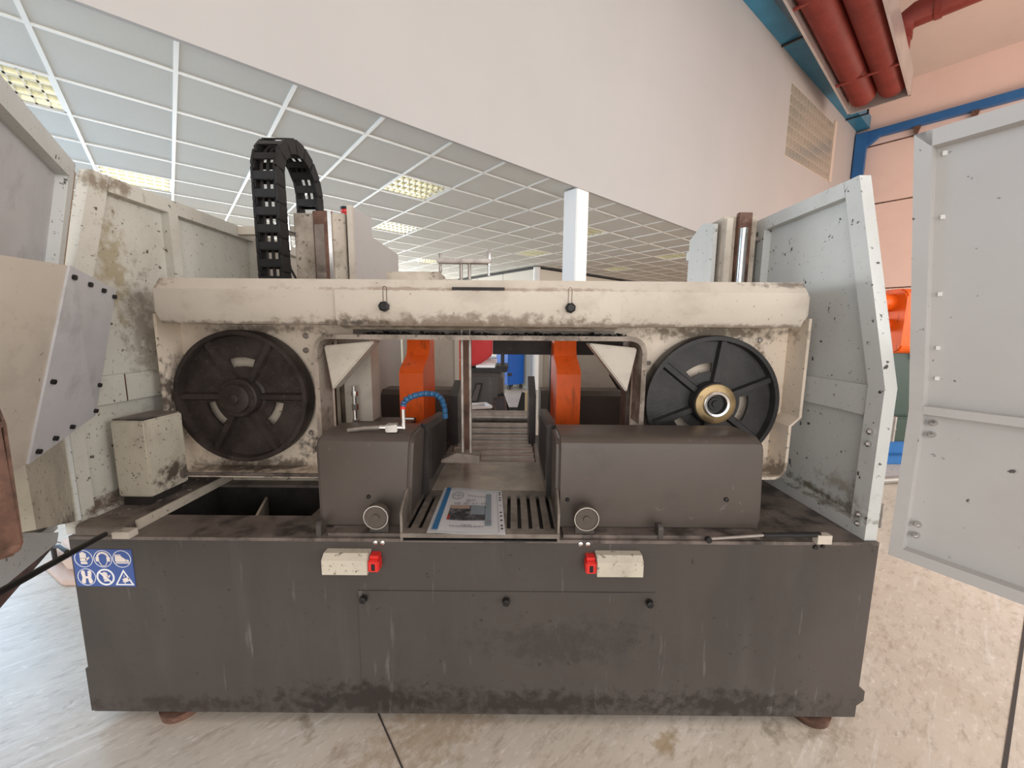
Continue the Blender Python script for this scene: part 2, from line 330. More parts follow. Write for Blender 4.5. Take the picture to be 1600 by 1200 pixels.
for (i, j), lab in LB.items():
    u0 = gu0 + i * T + .014; v0 = gv0 + j * T + .014; S = T - .028
    t = thing('ceiling_light', (u0 + S / 2, v0 + S / 2, HC), lab, 'light', 'recessed ceiling lights', room=True)
    part(t, 'housing', MB().box(u0, u0 + S, v0, v0 + S, HC + .085, HC + .095).box(u0, u0 + .012, v0, v0 + S, HC, HC + .09).box(u0 + S - .012, u0 + S, v0, v0 + S, HC, HC + .09).box(u0, u0 + S, v0, v0 + .012, HC, HC + .09).box(u0, u0 + S, v0 + S - .012, v0 + S, HC, HC + .09), m_bar)
    for k in range(4):
        vc = v0 + S * (k + .5) / 4
        part(t, 'tube', MB().cyl((u0 + .02, vc, HC + .065), (u0 + S - .02, vc, HC + .065), .009, 8), m_lamp)
    for k in range(5):
        vc = v0 + S * k / 4; vc = min(max(vc, v0 + .02), v0 + S - .02)
        part(t, 'reflector', MB().px([(vc - .018, HC + .004), (vc + .018, HC + .004), (vc + .004, HC + .05), (vc - .004, HC + .05)], u0 + .012, u0 + S - .012), m_louver)
    for k in range(1, 8):
        uc = u0 + S * k / 8
        part(t, 'louvre_blade', MB().py([(uc - .006, HC + .004), (uc + .006, HC + .004), (uc + .002, HC + .045), (uc - .002, HC + .045)], v0 + .012, v0 + S - .012), m_louver)

# white column under the wall edge
c = thing('column_1', (3.66, V0 + .1, 0), 'white square column carrying the upper wall edge', room=True, kind='structure')
part(c, 'shaft', MB().box(3.56, 3.77, V0, V0 + .2, 0, HC - .012, .008), m_white)
part(c, 'base_plate', MB().box(3.53, 3.80, V0 - .03, V0 + .23, 0, .03), m_white)

# office partition in the background
of = thing('wall_office', (7, 7.2, 0), 'cream office partition with round corner post and black top trim', room=True, kind='structure')
part(of, 'corner_post', MB().cyl((7.05, 7.25, 0), (7.05, 7.25, 3.07), .09, 20), m_white)
for k in range(5):
    v = 7.33 + k * 1.2
    part(of, 'wall_panel', MB().box(7, 7.06, v, v + 1.18, 0, 3.03), m_panel)
    part(of, 'wall_panel', MB().box(7.13 + k * 1.5, 7.13 + k * 1.5 + 1.48, 7.2, 7.26, 0, 3.03), m_panel)
part(of, 'top_trim', MB().box(6.98, 7.08, 7.34, 13.4, 3.03, 3.075).box(7.14, 14.8, 7.18, 7.28, 3.03, 3.075), m_blackline)

# glass block window high in the long wall
def wz(u, z): return z + (u - 10.3) * .1       # runs a little uphill along the wall, like the trunking above it
gw = thing('window_1', (12.2, V0, 5.5), 'glass block window high in the cream wall', room=True, kind='structure')
part(gw, 'mortar_bed', MB().prism([(10.3, 5.27), (14.0, 5.27), (14.0, 6.72), (10.3, 6.72)], lambda a, b: (a, V0 - .004, wz(a, b)), lambda a, b: (a, V0 + .05, wz(a, b))), m_joint)
part(gw, 'side_jamb', MB().prism([(14.0, 5.25), (14.25, 5.25), (14.25, 6.8), (14.0, 6.8)], lambda a, b: (a, V0 - .03, wz(a, b)), lambda a, b: (a, V0 + .05, wz(a, b))), m_joint)
g0 = None
for a in range(15):
    for b in range(7):
        u = 10.32 + a * .245; z = wz(u, 5.285 + b * .204)
        if g0 is None:
            g0 = part(gw, 'glass_block', MB().prism([(u, z), (u + .225, z + .0225), (u + .225, z + .2075), (u, z + .185)], lambda p, q: (p, V0 - .014, q), lambda p, q: (p, V0 + .04, q)), m_glassblk); r = (u, z)
        else:
            o = bpy.data.objects.new('glass_block', g0.data); COL.objects.link(o); o.parent = gw; o.location = (u - r[0], 0, z - r[1])

# blue trunking on the wall, pipe on the end wall, drop in the corner
def bz(u): return 6.9 + (u - 7.6) * .092
tr = thing('cable_trunking', (11, V0, bz(11)), 'wide blue trunking running along the top of the long cream wall', 'trunking', room=True)
part(tr, 'duct', MB().prism([(V0 - .002, 0), (V0 - .30, .02), (V0 - .30, .36), (V0 - .002, .36)], lambda a, b: (3, a, bz(3) + b), lambda a, b: (U1 - .05, a, bz(U1 - .05) + b)), m_bluebeam)
for u in (7.3, 9.5, 15.2):
    part(tr, 'strap', MB().box(u, u + .05, V0 - .5, V0, bz(u) - .03, bz(u) - .005).box(u, u + .05, V0 - .5, V0 - .46, bz(u) - .03, bz(u) + .1), m_blackline)
pp = thing('blue_pipe', (U1 - .1, V0 - .1, 0), 'blue square pipe along the end wall with a drop in the corner', 'pipe', room=True)
part(pp, 'level_run', MB().box(U1 - .2, U1 - .02, -8, V0 - .05, 7.43, 7.64), m_bluepipe)
part(pp, 'corner_drop', MB().box(U1 - .32, U1 - .1, V0 - .3, V0 - .03, .4, 7.6), m_bluepipe)
part(pp, 'corner_brace', MB().prism([(V0 - .3, 7.2), (V0 - .8, 7.6), (V0 - .3, 7.6)], lambda a, b: (U1 - .22, a, b), lambda a, b: (U1 - .06, a, b)), m_bluepipe)
for v in (1.6, .5, -1.2):
    part(pp, 'bracket', MB().prism([(v, 7.43), (v + .16, 7.43), (v + .08, 7.15)], lambda a, b: (U1 - .16, a, b), lambda a, b: (U1 - .02, a, b)), m_rust)

# radiant tube heater under the hall ceiling
ht = thing('radiant_heater', (9.5, 2, 6.75), 'long radiant heater with two red ribbed tubes in a metal hood', 'heater', room=True)
part(ht, 'hood', MB().box(2, 12.9, 1.5, 2.5, 7.22, 7.25).box(2, 12.9, 1.46, 1.5, 6.75, 7.25).box(2, 12.9, 2.5, 2.54, 6.75, 7.25).box(12.86, 12.9, 1.46, 2.54, 6.75, 7.25), m_alu)
for v in (1.75, 2.25):
    prof = []
    L = 10.6
    for k in range(266):
        prof.append((k * L / 266, .245 if k % 2 else .225))
    part(ht, 'ribbed_tube', MB().ring((2.1, v, 7.0), (13, v, 7.0), prof, 20), m_redpipe)
for u in (5.5, 8.2, 11.3):
    part(ht, 'hanger', MB().box(u, u + .06, 1.5, 2.5, 6.77, 6.8), m_redpipe)
fp = thing('red_flue_pipe', (12.35, 0, 8), 'thick red flue pipe bending beside the radiant heater', 'pipe', room=True)
part(fp, 'pipe_run', MB().tube([(12.35, 1.74, 7.26), (12.35, 1.74, 7.85), (12.35, 1.66, 8.02), (12.35, 1.5, 8.12), (12.35, 0, 8.12), (12.35, -6, 8.12)], .23, 18), m_redpipe)
part(fp, 'collar', MB().ring((12.35, 1.74, 7.7), (12.35, 1.74, 9), [(0, .25), (.1, .25)], 18), m_redpipe)
part(fp, 'collar', MB().ring((12.35, 1.2, 8.12), (12.35, 0, 8.12), [(0, .25), (.1, .25)], 18), m_redpipe)

# ================================================================== THE BAND SAW
saw = thing('band_saw', (-.13, 1.9, 0), 'large double column band saw with dark grey base and open beige covers', 'machine')
Y0 = 1.32; ZD = .76; XL, XR = -1.582, 1.318
# base: front sheet, sides, bottom, deck with a chip well
base = part(saw, 'base_cabinet', MB().box(XL, XR, Y0, Y0 + .012, .05, ZD - .012).box(XL, XL + .012, Y0 + .012, 2.75, .05, ZD - .012).box(XR - .012, XR, Y0 + .012, 2.75, .05, ZD - .012).box(XL + .012, XR - .012, 2.74, 2.752, .05, ZD - .012).box(XL + .012, XR - .012, Y0 + .012, 2.74, .05, .07), m_base)
part(base, 'side_flange', MB().box(XL - .014, XL, Y0 + .002, 2.7, .05, .23), m_base)
part(base, 'corner_tab', MB().prism([(XR, .06), (XR + .045, .10), (XR + .045, .14), (XR, .175)], lambda a, b: (a, Y0 + .02, b), lambda a, b: (a, Y0 + .08, b)), m_base)
hx0, hx1, hy0, hy1 = -1.40, -.80, 1.49, 1.80
part(saw, 'deck', MB().box(XL, hx0, Y0, 2.75, ZD - .012, ZD).box(hx1, XR, Y0, 2.75, ZD - .012, ZD).box(hx0, hx1, Y0, hy0, ZD - .012, ZD).box(hx0, hx1, hy1, 2.75, ZD - .012, ZD), m_deck, 'oily black deck plate of the base')
part(saw, 'chip_well', MB().box(hx0 - .01, hx0, hy0, hy1, .45, ZD - .012).box(hx1, hx1 + .01, hy0, hy1, .45, ZD - .012).box(hx0, hx1, hy0 - .01, hy0, .45, ZD - .012).box(hx0, hx1, hy1, hy1 + .01, .45, ZD - .012).box(hx0, hx1, hy0, hy1, .44, .45), m_dark)
part(saw, 'well_divider', MB().slab([(-1.06, hy0, .70), (-1.18, hy1, .70), (-1.18, hy1, .5), (-1.06, hy0, .5)], (.012, 0, 0)), m_beige_dirty)
pan = part(saw, 'access_panel', MB().box(-.556, .528, Y0 - .004, Y0, .19, .56, .0012, 1), m_base)
for x, z in ((-.531, .535), (-.015, .53), (.504, .527)):
    part(pan, 'knob', MB().ring((x, Y0 - .004, z), (x, Y0 - 1, z), [(0, .006), (.006, .006), (.007, .0145), (.022, .0135), (.025, .009)], 6), m_black)
for x, z in ((-.6, .12), (1.19, .12)):
    pass
for x in (1.19, -1.3):
    part(saw, 'foot', MB().ring((x, 1.385, 0), (x, 1.385, 1), [(0, .07), (.03, .074), (.036, .035), (.05, .035)], 24), m_rust)
for x in (1.19, -1.3):
    part(saw, 'foot', MB().ring((x, 2.6, 0), (x, 2.6, 1), [(0, .058), (.035, .062), (.04, .03), (.052, .03)], 20), m_rust)
for x in (-.484, -.459, .25, .276):
    part(saw, 'screw', MB().ring((x, Y0, .746), (x, Y0 - 1, .746), [(0, .0095), (.004, .0085), (.006, .004)], 12), m_chrome)
for x, z in ((-.46, .35), (.2, .21)):
    pass
# safety switches
def switch(x0, x1, xk0, xk1, lab):
    b = part(saw, 'safety_switch', MB().px([(Y0 - .05, .652), (Y0, .652), (Y0, .722), (Y0 - .03, .722), (Y0 - .05, .705)], x0, x1), m_speck, lab)
    part(b, 'red_key_head', MB().box(min(xk0, xk1), max(xk0, xk1), Y0 - .042, Y0, .656, .70, .004).box(min(xk0, xk1) + .004, max(xk0, xk1) - .004, Y0 - .03, Y0, .70, .712), m_redp)
    part(b, 'key_slot', MB().box((xk0 + xk1) / 2 - .006, (xk0 + xk1) / 2 + .006, Y0 - .0435, Y0 - .04, .664, .688), m_black)
    for f in (.15, .85): part(b, 'mounting_foot', MB().box(x0 + (x1 - x0) * f - .012, x0 + (x1 - x0) * f + .012, Y0 - .03, Y0, .645, .652), m_steel)
switch(-.657, -.5, -.5, -.462, 'cream safety switch with red key head at its right end')
switch(.302, .462, .302, .264, 'cream safety switch with red key head at its left end')
# safety label with six pictograms
lab = part(saw, 'safety_label', MB().box(-1.575, -1.362, Y0 - .002, Y0, .568, .712), m_blue, 'blue safety label with six white pictograms')
def yflat(pts, lift=.003): return MB().py(pts, Y0 - lift, Y0 - .0015)
def circ(cx, cz, r, n=28): return [(cx + r * math.cos(2 * PI * k / n), cz + r * math.sin(2 * PI * k / n)) for k in range(n)]
def hoop(cx, cz, r, w, n=28):
    mb = MB()
    for k in range(n):
        a, b = 2 * PI * k / n, 2 * PI * (k + 1) / n
        mb.py([(cx + r * math.cos(a), cz + r * math.sin(a)), (cx + r * math.cos(b), cz + r * math.sin(b)), (cx + (r - w) * math.cos(b), cz + (r - w) * math.sin(b)), (cx + (r - w) * math.cos(a), cz + (r - w) * math.sin(a))], Y0 - .003, Y0 - .0015)
    return mb
C6 = [(-1.536, .676), (-1.467, .676), (-1.399, .676), (-1.534, .605), (-1.466, .605), (-1.399, .601)]
for i in (0, 1, 2, 3): part(lab, 'sign_ring', hoop(*C6[i], .033, .002), m_lw)
def shift(c, s, pts): return [(c[0] + s * x, c[1] + s * z) for x, z in pts]
def glove(c, s, tilt=0):
    mb = MB()
    def q(pts):
        ca, sa = math.cos(tilt), math.sin(tilt)
        mb.py(shift(c, s, [(x * ca - z * sa, x * sa + z * ca) for x, z in pts]), Y0 - .003, Y0 - .0015)
    for k, h in enumerate((.72, .82, .8, .66)): q([(-.42 + k * .19, 0), (-.25 + k * .19, 0), (-.25 + k * .19, h), (-.42 + k * .19, h)])
    q([(-.42, -.35), (.34, -.35), (.34, .05), (-.42, .05)])
    q([(.3, -.35), (.75, .1), (.6, .22), (.2, -.1)])
    q([(-.4, -.72), (.4, -.72), (.34, -.42), (-.38, -.42)])
    return mb
part(lab, 'glove_symbol', glove((C6[0][0], C6[0][1] + .001), .03), m_lpink)
mb = MB(); cx, cz = C6[1]
for k in range(14):
    a, b = PI * k / 14, PI * (k + 1) / 14
    mb.py([(cx + .023 * math.cos(a), cz + .004 + .023 * math.sin(a)), (cx + .023 * math.cos(b), cz + .004 + .023 * math.sin(b)), (cx + .016 * math.cos(b), cz + .004 + .016 * math.sin(b)), (cx + .016 * math.cos(a), cz + .004 + .016 * math.sin(a))], Y0 - .003, Y0 - .0015)
for s in (-1, 1):
    mb.py([(cx + s * .014, cz - .01), (cx + s * .025, cz - .01), (cx + s * .026, cz + .006), (cx + s * .014, cz + .006)], Y0 - .0031, Y0 - .0015)
    mb.py([(cx + s * .0165, cz - .01), (cx + s * .0145, cz - .01), (cx + s * .006, cz - .026), (cx + s * .008, cz - .028)], Y0 - .003, Y0 - .0015)
mb.py([(cx - .008, cz - .026), (cx + .008, cz - .026), (cx + .008, cz - .028), (cx - .008, cz - .028)], Y0 - .003, Y0 - .0015)
part(lab, 'ear_protection_symbol', mb, m_lpink)
c = C6[2]
part(lab, 'safety_shoe_symbol', MB().py(shift(c, .03, [(-.8, -.35), (.45, -.35), (.5, -.1), (.05, .25), (-.1, .42), (-.8, .42)]), Y0 - .003, Y0 - .0015).py(shift(c, .03, [(-.75, -.58), (.85, -.58), (.85, -.42), (-.75, -.42)]), Y0 - .003, Y0 - .0015).py(shift(c, .03, [(.52, -.35), (.85, -.35), (.8, -.15), (.57, -.05)]), Y0 - .003, Y0 - .0015).py(shift(c, .03, [(-.8, .47), (-.1, .47), (-.1, .56), (-.8, .56)]), Y0 - .003, Y0 - .0015), m_lpink)
mb = MB(); c = C6[3]
for s in (-1, 1):
    mb.py(shift(c, .031, [(s * .18, .75), (s * .45, .85), (s * .62, .6), (s * .5, -.1), (s * .66, -.55), (s * .5, -.82), (s * .22, -.8), (s * .12, -.1)]), Y0 - .003, Y0 - .0015)
mb.py(shift(c, .031, [(-.2, -.16), (.2, -.16), (.2, .1), (-.2, .1)]), Y0 - .0032, Y0 - .0015)
part(lab, 'overalls_symbol', mb, m_lpink)
part(lab, 'prohibition_ring', hoop(*C6[4], .0325, .006), m_lw)
part(lab, 'crossed_hand_symbol', glove((C6[4][0] + .001, C6[4][1] + .001), .024, .15), m_lpink)
c = C6[4]
part(lab, 'prohibition_bar', MB().py(shift(c, .0325, [(-.72, .6), (-.6, .72), (.72, -.6), (.6, -.72)]), Y0 - .0036, Y0 - .0029), m_lw)
cx, cz = C6[5]
mb = MB(); tri = [(-.034, -.027), (.034, -.027), (0, .034)]; ti = [(-.026, -.0225), (.026, -.0225), (0, .024)]
for k in range(3):
    a, b = tri[k], tri[(k + 1) % 3]; a2, b2 = ti[k], ti[(k + 1) % 3]
    mb.py([(cx + a[0], cz + a[1]), (cx + b[0], cz + b[1]), (cx + b2[0], cz + b2[1]), (cx + a2[0], cz + a2[1])], Y0 - .003, Y0 - .0015)
part(lab, 'warning_triangle', mb, m_lw)
part(lab, 'cut_hand_symbol', MB().py([(cx - .008, cz - .004), (cx + .004, cz + .002), (cx + .018, cz + .002), (cx + .017, cz - .01), (cx + .004, cz - .016), (cx - .008, cz - .014), (cx - .003, cz - .01)], Y0 - .003, Y0 - .0015).py([(cx - .001, cz + .004), (cx + .001, cz + .004), (cx + .001, cz + .012), (cx - .001, cz + .012)], Y0 - .003, Y0 - .0015).py([(cx, cz - .0225), (cx + .002, cz - .0225), (cx + .002, cz - .016), (cx, cz - .016)], Y0 - .003, Y0 - .0015), m_lpink)

# blade guards on the deck
def guard(x0, x1, xt1, lab):
    pts = [(1.395, ZD + .012), (1.395, 1.07), (1.402, 1.094), (1.422, 1.110), (1.45, 1.116), (1.6, 1.116), (1.6, ZD + .012)]
    mb = MB().prism(pts, lambda a, b: (x0, a, b), lambda a, b: (x1 + (xt1 - x1) * (b - ZD) / .35, a, b))
    bm = mb.bm; es = [e for e in bm.edges if all(abs(v.co.x - x0) < .001 for v in e.verts) or (e.verts[0].co.x > x1 - .04 and e.verts[1].co.x > x1 - .04)]
    bmesh.ops.bevel(bm, geom=es, offset=.016, segments=3, affect='EDGES', clamp_overlap=True)
    return part(saw, 'blade_guard', mb, m_guard, lab)
gl = guard(-.722, -.382, -.36, 'shorter dark grey guard box on the left of the tray')
gr = guard(.166, .945, .93, 'long dark grey guard box on the right of the tray')
part(gr, 'bolt', MB().ring((.80, 1.395, .885), (.80, 0, .885), [(0, .009), (.006, .008), (.008, .004)], 10), m_black)
part(gr, 'bolt', MB().ring((.21, 1.395, .88), (.21, 0, .88), [(0, .008), (.006, .007), (.008, .004)], 10), m_black)
part(gl, 'bolt', MB().ring((-.53, 1.395, .885), (-.53, 0, .885), [(0, .008), (.006, .007), (.008, .004)], 10), m_black)
part(saw, 'wear_strip', MB().box(.19, .90, 1.335, 1.392, ZD, ZD + .012), m_deck)
part(saw, 'wear_strip', MB().box(-.66, -.40, 1.335, 1.392, ZD, ZD + .012), m_deck)
# small guide rollers and lifting lugs in front
def groller(x, lab):
    o = part(saw, 'guide_roller', MB().ring((x, 1.345, .842), (x, 0, .842), [(0, .042), (.004, .0445), (.026, .0445), (.03, .040), (.027, .037), (.027, .012), (.033, .0115), (.033, .004)], 28), m_guard, lab)
    part(o, 'bracket', MB().box(x - .034, x + .034, 1.345, 1.36, ZD, .845), m_base)
    part(o, 'bearing_rim', MB().ring((x, 1.3155, .842), (x, 0, .842), [(0, .044), (.0015, .044), (.0016, .041), (.0005, .041)], 28, cap=False), m_chrome)
groller(-.478, 'guide roller left of the tray'); groller(.268, 'guide roller right of the tray')
for x in (-.70, .53):
    pts = rrect(1.33, 1.37, ZD, ZD + .052, .018, 5, (0, 0, 1, 1))
    part(saw, 'lifting_lug', MB().px(pts, x, x + .018), m_base)

# bow: back plate, flanges, beam, cover
YP, YF = 1.80, 1.68
op0, op1, opz = -.83, .555, 1.46
bow = part(saw, 'bow_plate', MB().box(-1.515, op0, YP, YP + .02, .845, 1.56).box(op1, 1.255, YP, YP + .02, .845, 1.56).box(op0, op1, YP, YP + .02, opz, 1.56), m_bow)
def strip(path, y0, y1, th):
    """a sheet-metal strip following a path in the x-z plane"""
    mb = MB(); n = len(path); P = [Vector((a, b)) for a, b in path]; nn = []
    for i in range(n):
        d = (P[min(i + 1, n - 1)] - P[max(i - 1, 0)]).normalized(); nn.append(Vector((-d.y, d.x)) * th)
    for i in range(n - 1):
        a, b = P[i], P[i + 1]; c, d = b + nn[i + 1], a + nn[i]
        mb.py([tuple(a), tuple(b), tuple(c), tuple(d)], y0, y1)
    bmesh.ops.remove_doubles(mb.bm, verts=mb.bm.verts[:], dist=1e-5)
    return mb
def arc(cx, cz, r, a0, a1, n=5): return [(cx + r * math.cos(a0 + (a1 - a0) * k / n), cz + r * math.sin(a0 + (a1 - a0) * k / n)) for k in range(n + 1)]
part(bow, 'outer_flange', strip([(-1.515, 1.56), (-1.515, .90)] + arc(-1.46, .90, .055, PI, 1.5 * PI) + [(-.75, .845)], YF, YP, .012), m_bow)
part(bow, 'outer_flange', strip([(1.262, 1.56), (1.262, 1.135), (1.222, 1.095), (1.222, .92)] + arc(1.16, .912, .06, 0, -.5 * PI) + [(.9, .852)], YF, YP, -.012), m_bow)
part(bow, 'opening_rim', strip([(op0, .90), (op0, 1.41)] + arc(op0 + .05, 1.41, .05, PI, PI / 2) + arc(op1 - .05, 1.41, .05, PI / 2, 0) + [(op1, 1.10)], YF, YP, .02), m_rim, 'grimy rim around the central opening')
part(bow, 'gusset', MB().py([(op0 + .012, 1.43), (op0 + .235, 1.452), (op0 + .04, 1.235)], 1.71, 1.80, bev=.006), m_beige, 'left corner gusset')
part(bow, 'gusset', MB().py([(op1 - .012, 1.43), (op1 - .225, 1.45), (op1 - .05, 1.235)], 1.71, 1.80, bev=.006), m_beige, 'right corner gusset')
part(bow, 'shade_sheet', MB().box(-.72, .46, YP - .008, YP, 1.482, 1.565), m_tray, 'thin grey sheet above the opening for the shade under the beam')  # dark sheet laid on the plate in place of the beam's shade
crud = MB(); random.seed(5)
for k in range(420):
    x = random.uniform(-.66, .50); r = random.uniform(.002, .007) * (1 if random.random() < .8 else 1.6); y = random.uniform(1.70, 1.795)
    crud.hull([(x + random.uniform(-r, r) * 1.6, y + random.uniform(-r, r), opz + .02 + random.uniform(0, r * 1.6)) for _ in range(6)])
part(bow, 'chip_crust', crud, m_black, 'black chips lying on the rim', kind='stuff')
for x, z in ((-.936, 1.47), (-.853, 1.47), (-.94, 1.405), (-.857, 1.405), (-.852, 1.055), (-.938, 1.02), (1.03, 1.466), (1.12, 1.466), (1.12, 1.40), (.57, 1.227), (.573, 1.152)):
    part(bow, 'bolt', MB().ring((x, YP, z), (x, 0, z), [(0, .0135), (.004, .0135), (.005, .0095), (.015, .009), (.016, .005)], 10), m_steel)
for x, z in ((-.868, 1.365), (-.872, 1.13), (.60, 1.36)):
    part(bow, 'slot_pin', MB().box(x - .034, x + .034, YP - .012, YP, z - .009, z + .009, .004), m_steel_d)
# beam with chamfered front
prof = [(1.58, 1.562), (1.58, 1.655), (1.614, 1.70), (2.0, 1.70), (2.0, 1.52), (1.606, 1.52)]
mb = MB().px(prof, -1.445, 1.192)
es = [e for e in mb.bm.edges if all(abs(v.co.x + 1.445) < .001 for v in e.verts) or all(abs(v.co.x - 1.192) < .001 for v in e.verts)]
bmesh.ops.bevel(mb.bm, geom=es, offset=.032, segments=5, affect='EDGES', clamp_overlap=True)
beam = part(saw, 'top_beam', mb, m_beige)
prof = [(1.572, 1.556), (1.572, 1.655), (1.579, 1.655), (1.579, 1.57), (1.60, 1.527), (1.66, 1.512), (1.66, 1.502), (1.59, 1.517)]
cv = part(beam, 'cover_plate', MB().px(prof, -.698, .428), m_beige, 'thin cover plate over the middle of the beam')
part(beam, 'notch', MB().box(-.238, -.032, 1.574, 1.60, 1.655, 1.668), m_dark)
for x in (-.50, .225):
    part(cv, 'adjusting_slot', strip([(x - .006, 1.60), (x - .006, 1.662)] + arc(x, 1.662, .006, PI, 0) + [(x + .006, 1.60)], 1.5705, 1.573, .002), m_rust)
    part(cv, 'knob', MB().ring((x, 1.572, 1.59), (x, 0, 1.59), [(0, .009), (.008, .009), (.009, .021), (.026, .02), (.03, .013)], 7), m_black)
part(beam, 'top_box', MB().px(rrect(1.63, 1.8, 1.70, 1.735, .01, 3, (0, 0, 1, 1)), -.51, -.30), m_beige_dirty)
part(beam, 'clip', MB().box(-.295, -.23, 1.68, 1.72, 1.70, 1.712), m_beige_dirty)

# wheels
def wheel(cx, cz, mat, rot, lab):
    R = .292; w0 = 1.705
    o = part(saw, 'band_wheel', MB().ring((cx, w0, cz), (cx, 9, cz), [(0, R - .018), (0, R), (.008, R + .003), (.07, R + .003), (.075, R), (.075, R - .03), (.03, R - .022), (0, R - .018)], 64, cap=False), mat, lab)
    # disc with three kidney holes, front and back skins plus walls around every opening
    mb = MB(); bm = mb.bm; n = 72; rad = [.05, .135, .175, R - .02]; ys = (w0 + .032, w0 + .046)
    g = [[[bm.verts.new((cx + r * math.cos(2 * PI * k / n), y, cz + r * math.sin(2 * PI * k / n))) for k in range(n)] for r in rad] for y in ys]
    def solid_cell(b, k):
        if not 0 <= b < 3: return False
        a = math.degrees(2 * PI * (k + .5) / n)
        return not (b == 1 and any(abs((a - (h + rot) + 180) % 360 - 180) < 20 for h in (90, 210, 330)))
    for b in range(3):
        for k in range(n):
            if not solid_cell(b, k): continue
            k2 = (k + 1) % n
            bm.faces.new((g[0][b][k], g[0][b][k2], g[0][b + 1][k2], g[0][b + 1][k])); bm.faces.new((g[1][b][k], g[1][b + 1][k], g[1][b + 1][k2], g[1][b][k2]))
            for (c, d, e, f, h) in ((b, k, b, k2, solid_cell(b - 1, k)), (b + 1, k, b + 1, k2, solid_cell(b + 1, k)), (b, k, b + 1, k, solid_cell(b, (k - 1) % n)), (b, k2, b + 1, k2, solid_cell(b, k2))):
                if not h: bm.faces.new((g[0][c][d], g[0][e][f], g[1][e][f], g[1][c][d]))
    part(o, 'web_disc', mb, mat)
    for k in range(6):
        a = math.radians(60 * k + rot); d = Vector((math.cos(a), 0, math.sin(a))); s = Vector((-math.sin(a), 0, math.cos(a))) * .011
        c0 = Vector((cx, w0 + .012, cz)); p = c0 + d * .06; q = c0 + d * (R - .02)
        mb = MB(); qd = Vector((0, .026, 0))
        mb.prism([(0, 0), (1, 0), (2, 0), (3, 0)], lambda i, _: [p - s, q - s, q + s, p + s][int(i)], lambda i, _: [p - s * 1.8 + qd, q - s * 1.8 + qd, q + s * 1.8 + qd, p + s * 1.8 + qd][int(i)])
        part(o, 'spoke', mb, mat)
    return o
wl_ = wheel(-1.196, 1.20, m_iron, 0, 'left band wheel crusted with oily chips')
part(wl_, 'hub', MB().ring((-1.196, 1.76, 1.20), (-1.196, 0, 1.20), [(0, .10), (.02, .10), (.03, .086), (.07, .084), (.075, .08), (.075, .064), (.092, .062), (.095, .057), (.095, .024), (.102, .022), (.104, .018)], 32), m_iron)
wr_ = wheel(.884, 1.192, m_iron2, 22, 'right band wheel, clean and black')
part(wr_, 'hub', MB().ring((.884, 1.76, 1.192), (.884, 0, 1.192), [(0, .10), (.05, .09), (.07, .09)], 32), m_iron2)
part(wr_, 'brass_collar', MB().ring((.884, 1.692, 1.192), (.884, 0, 1.192), [(0, .087), (.012, .087), (.014, .083), (.014, .05)], 32, cap=False), m_brass)
part(wr_, 'snap_ring', MB().ring((.884, 1.68, 1.192), (.884, 0, 1.192), [(0, .056), (.012, .056), (.014, .053), (.012, .044), (0, .043)], 32, cap=False), m_chrome)
part(wr_, 'shaft_end', MB().ring((.884, 1.70, 1.192), (.884, 0, 1.192), [(0, .043), (.008, .043), (.01, .03), (.014, .028), (.014, .016), (.02, .014)], 24), m_black)
# bolts are already placed; the kidney holes show the plate behind

# side covers
def side(x, s, mat, lab, posts):
    """x: inner face, s: outward direction"""
    out = [(1.335, ZD), (1.335, 1.315), (1.545, 2.08), (3.0, 2.08), (3.0, ZD)]
    th = .043
    o = part(saw, 'side_cover', MB().px(out, x + s * (th - .006), x + s * th), mat, lab)
    def bar(pts, nm='frame_bar', e=0): return part(o, nm, MB().px(pts, x + s * e, x + s * (th - .006)), mat)
    bar([(1.335, ZD), (1.335, 1.315), (1.545, 2.08), (1.615, 2.08), (1.40, 1.315), (1.40, ZD)], 'front_stile')
    bar([(1.597, 2.02), (1.614, 2.08), (3.0, 2.08), (3.0, 2.02)], 'top_rail')
    bar([(1.40, ZD), (3.0, ZD), (3.0, ZD + .05), (1.40, ZD + .05)], 'bottom_rail')
    bar([(1.40, 1.205), (3.0, 1.205), (3.0, 1.315), (1.40, 1.315)], 'middle_rail', .012)
    for y in posts: bar([(y, 1.315), (y + .05, 1.315), (y + .05, 2.02), (y, 2.02)], 'post')
    return o
scR = side(1.277, 1, m_pale, 'right side cover, pale blue grey with dark splashes', (2.09,))
scL = side(-1.562, -1, m_palel, 'left side cover, stained pale panel with two posts', (1.87, 2.46))
part(scL, 'seam', MB().box(-1.576, -1.572, 1.585, 1.589, 1.205, 1.315), m_rust)
for z in (1.155, 1.11, .845, .81):
    part(scR, 'cap_nut', MB().ring((1.277, 1.365, z), (0, 1.365, z), [(0, .011), (.008, .011), (.01, .008), (.015, .003)], 10), m_chrome)
part(saw, 'cross_bar', MB().box(-1.56, -1.12, 2.32, 2.36, 2.03, 2.075), m_beige)

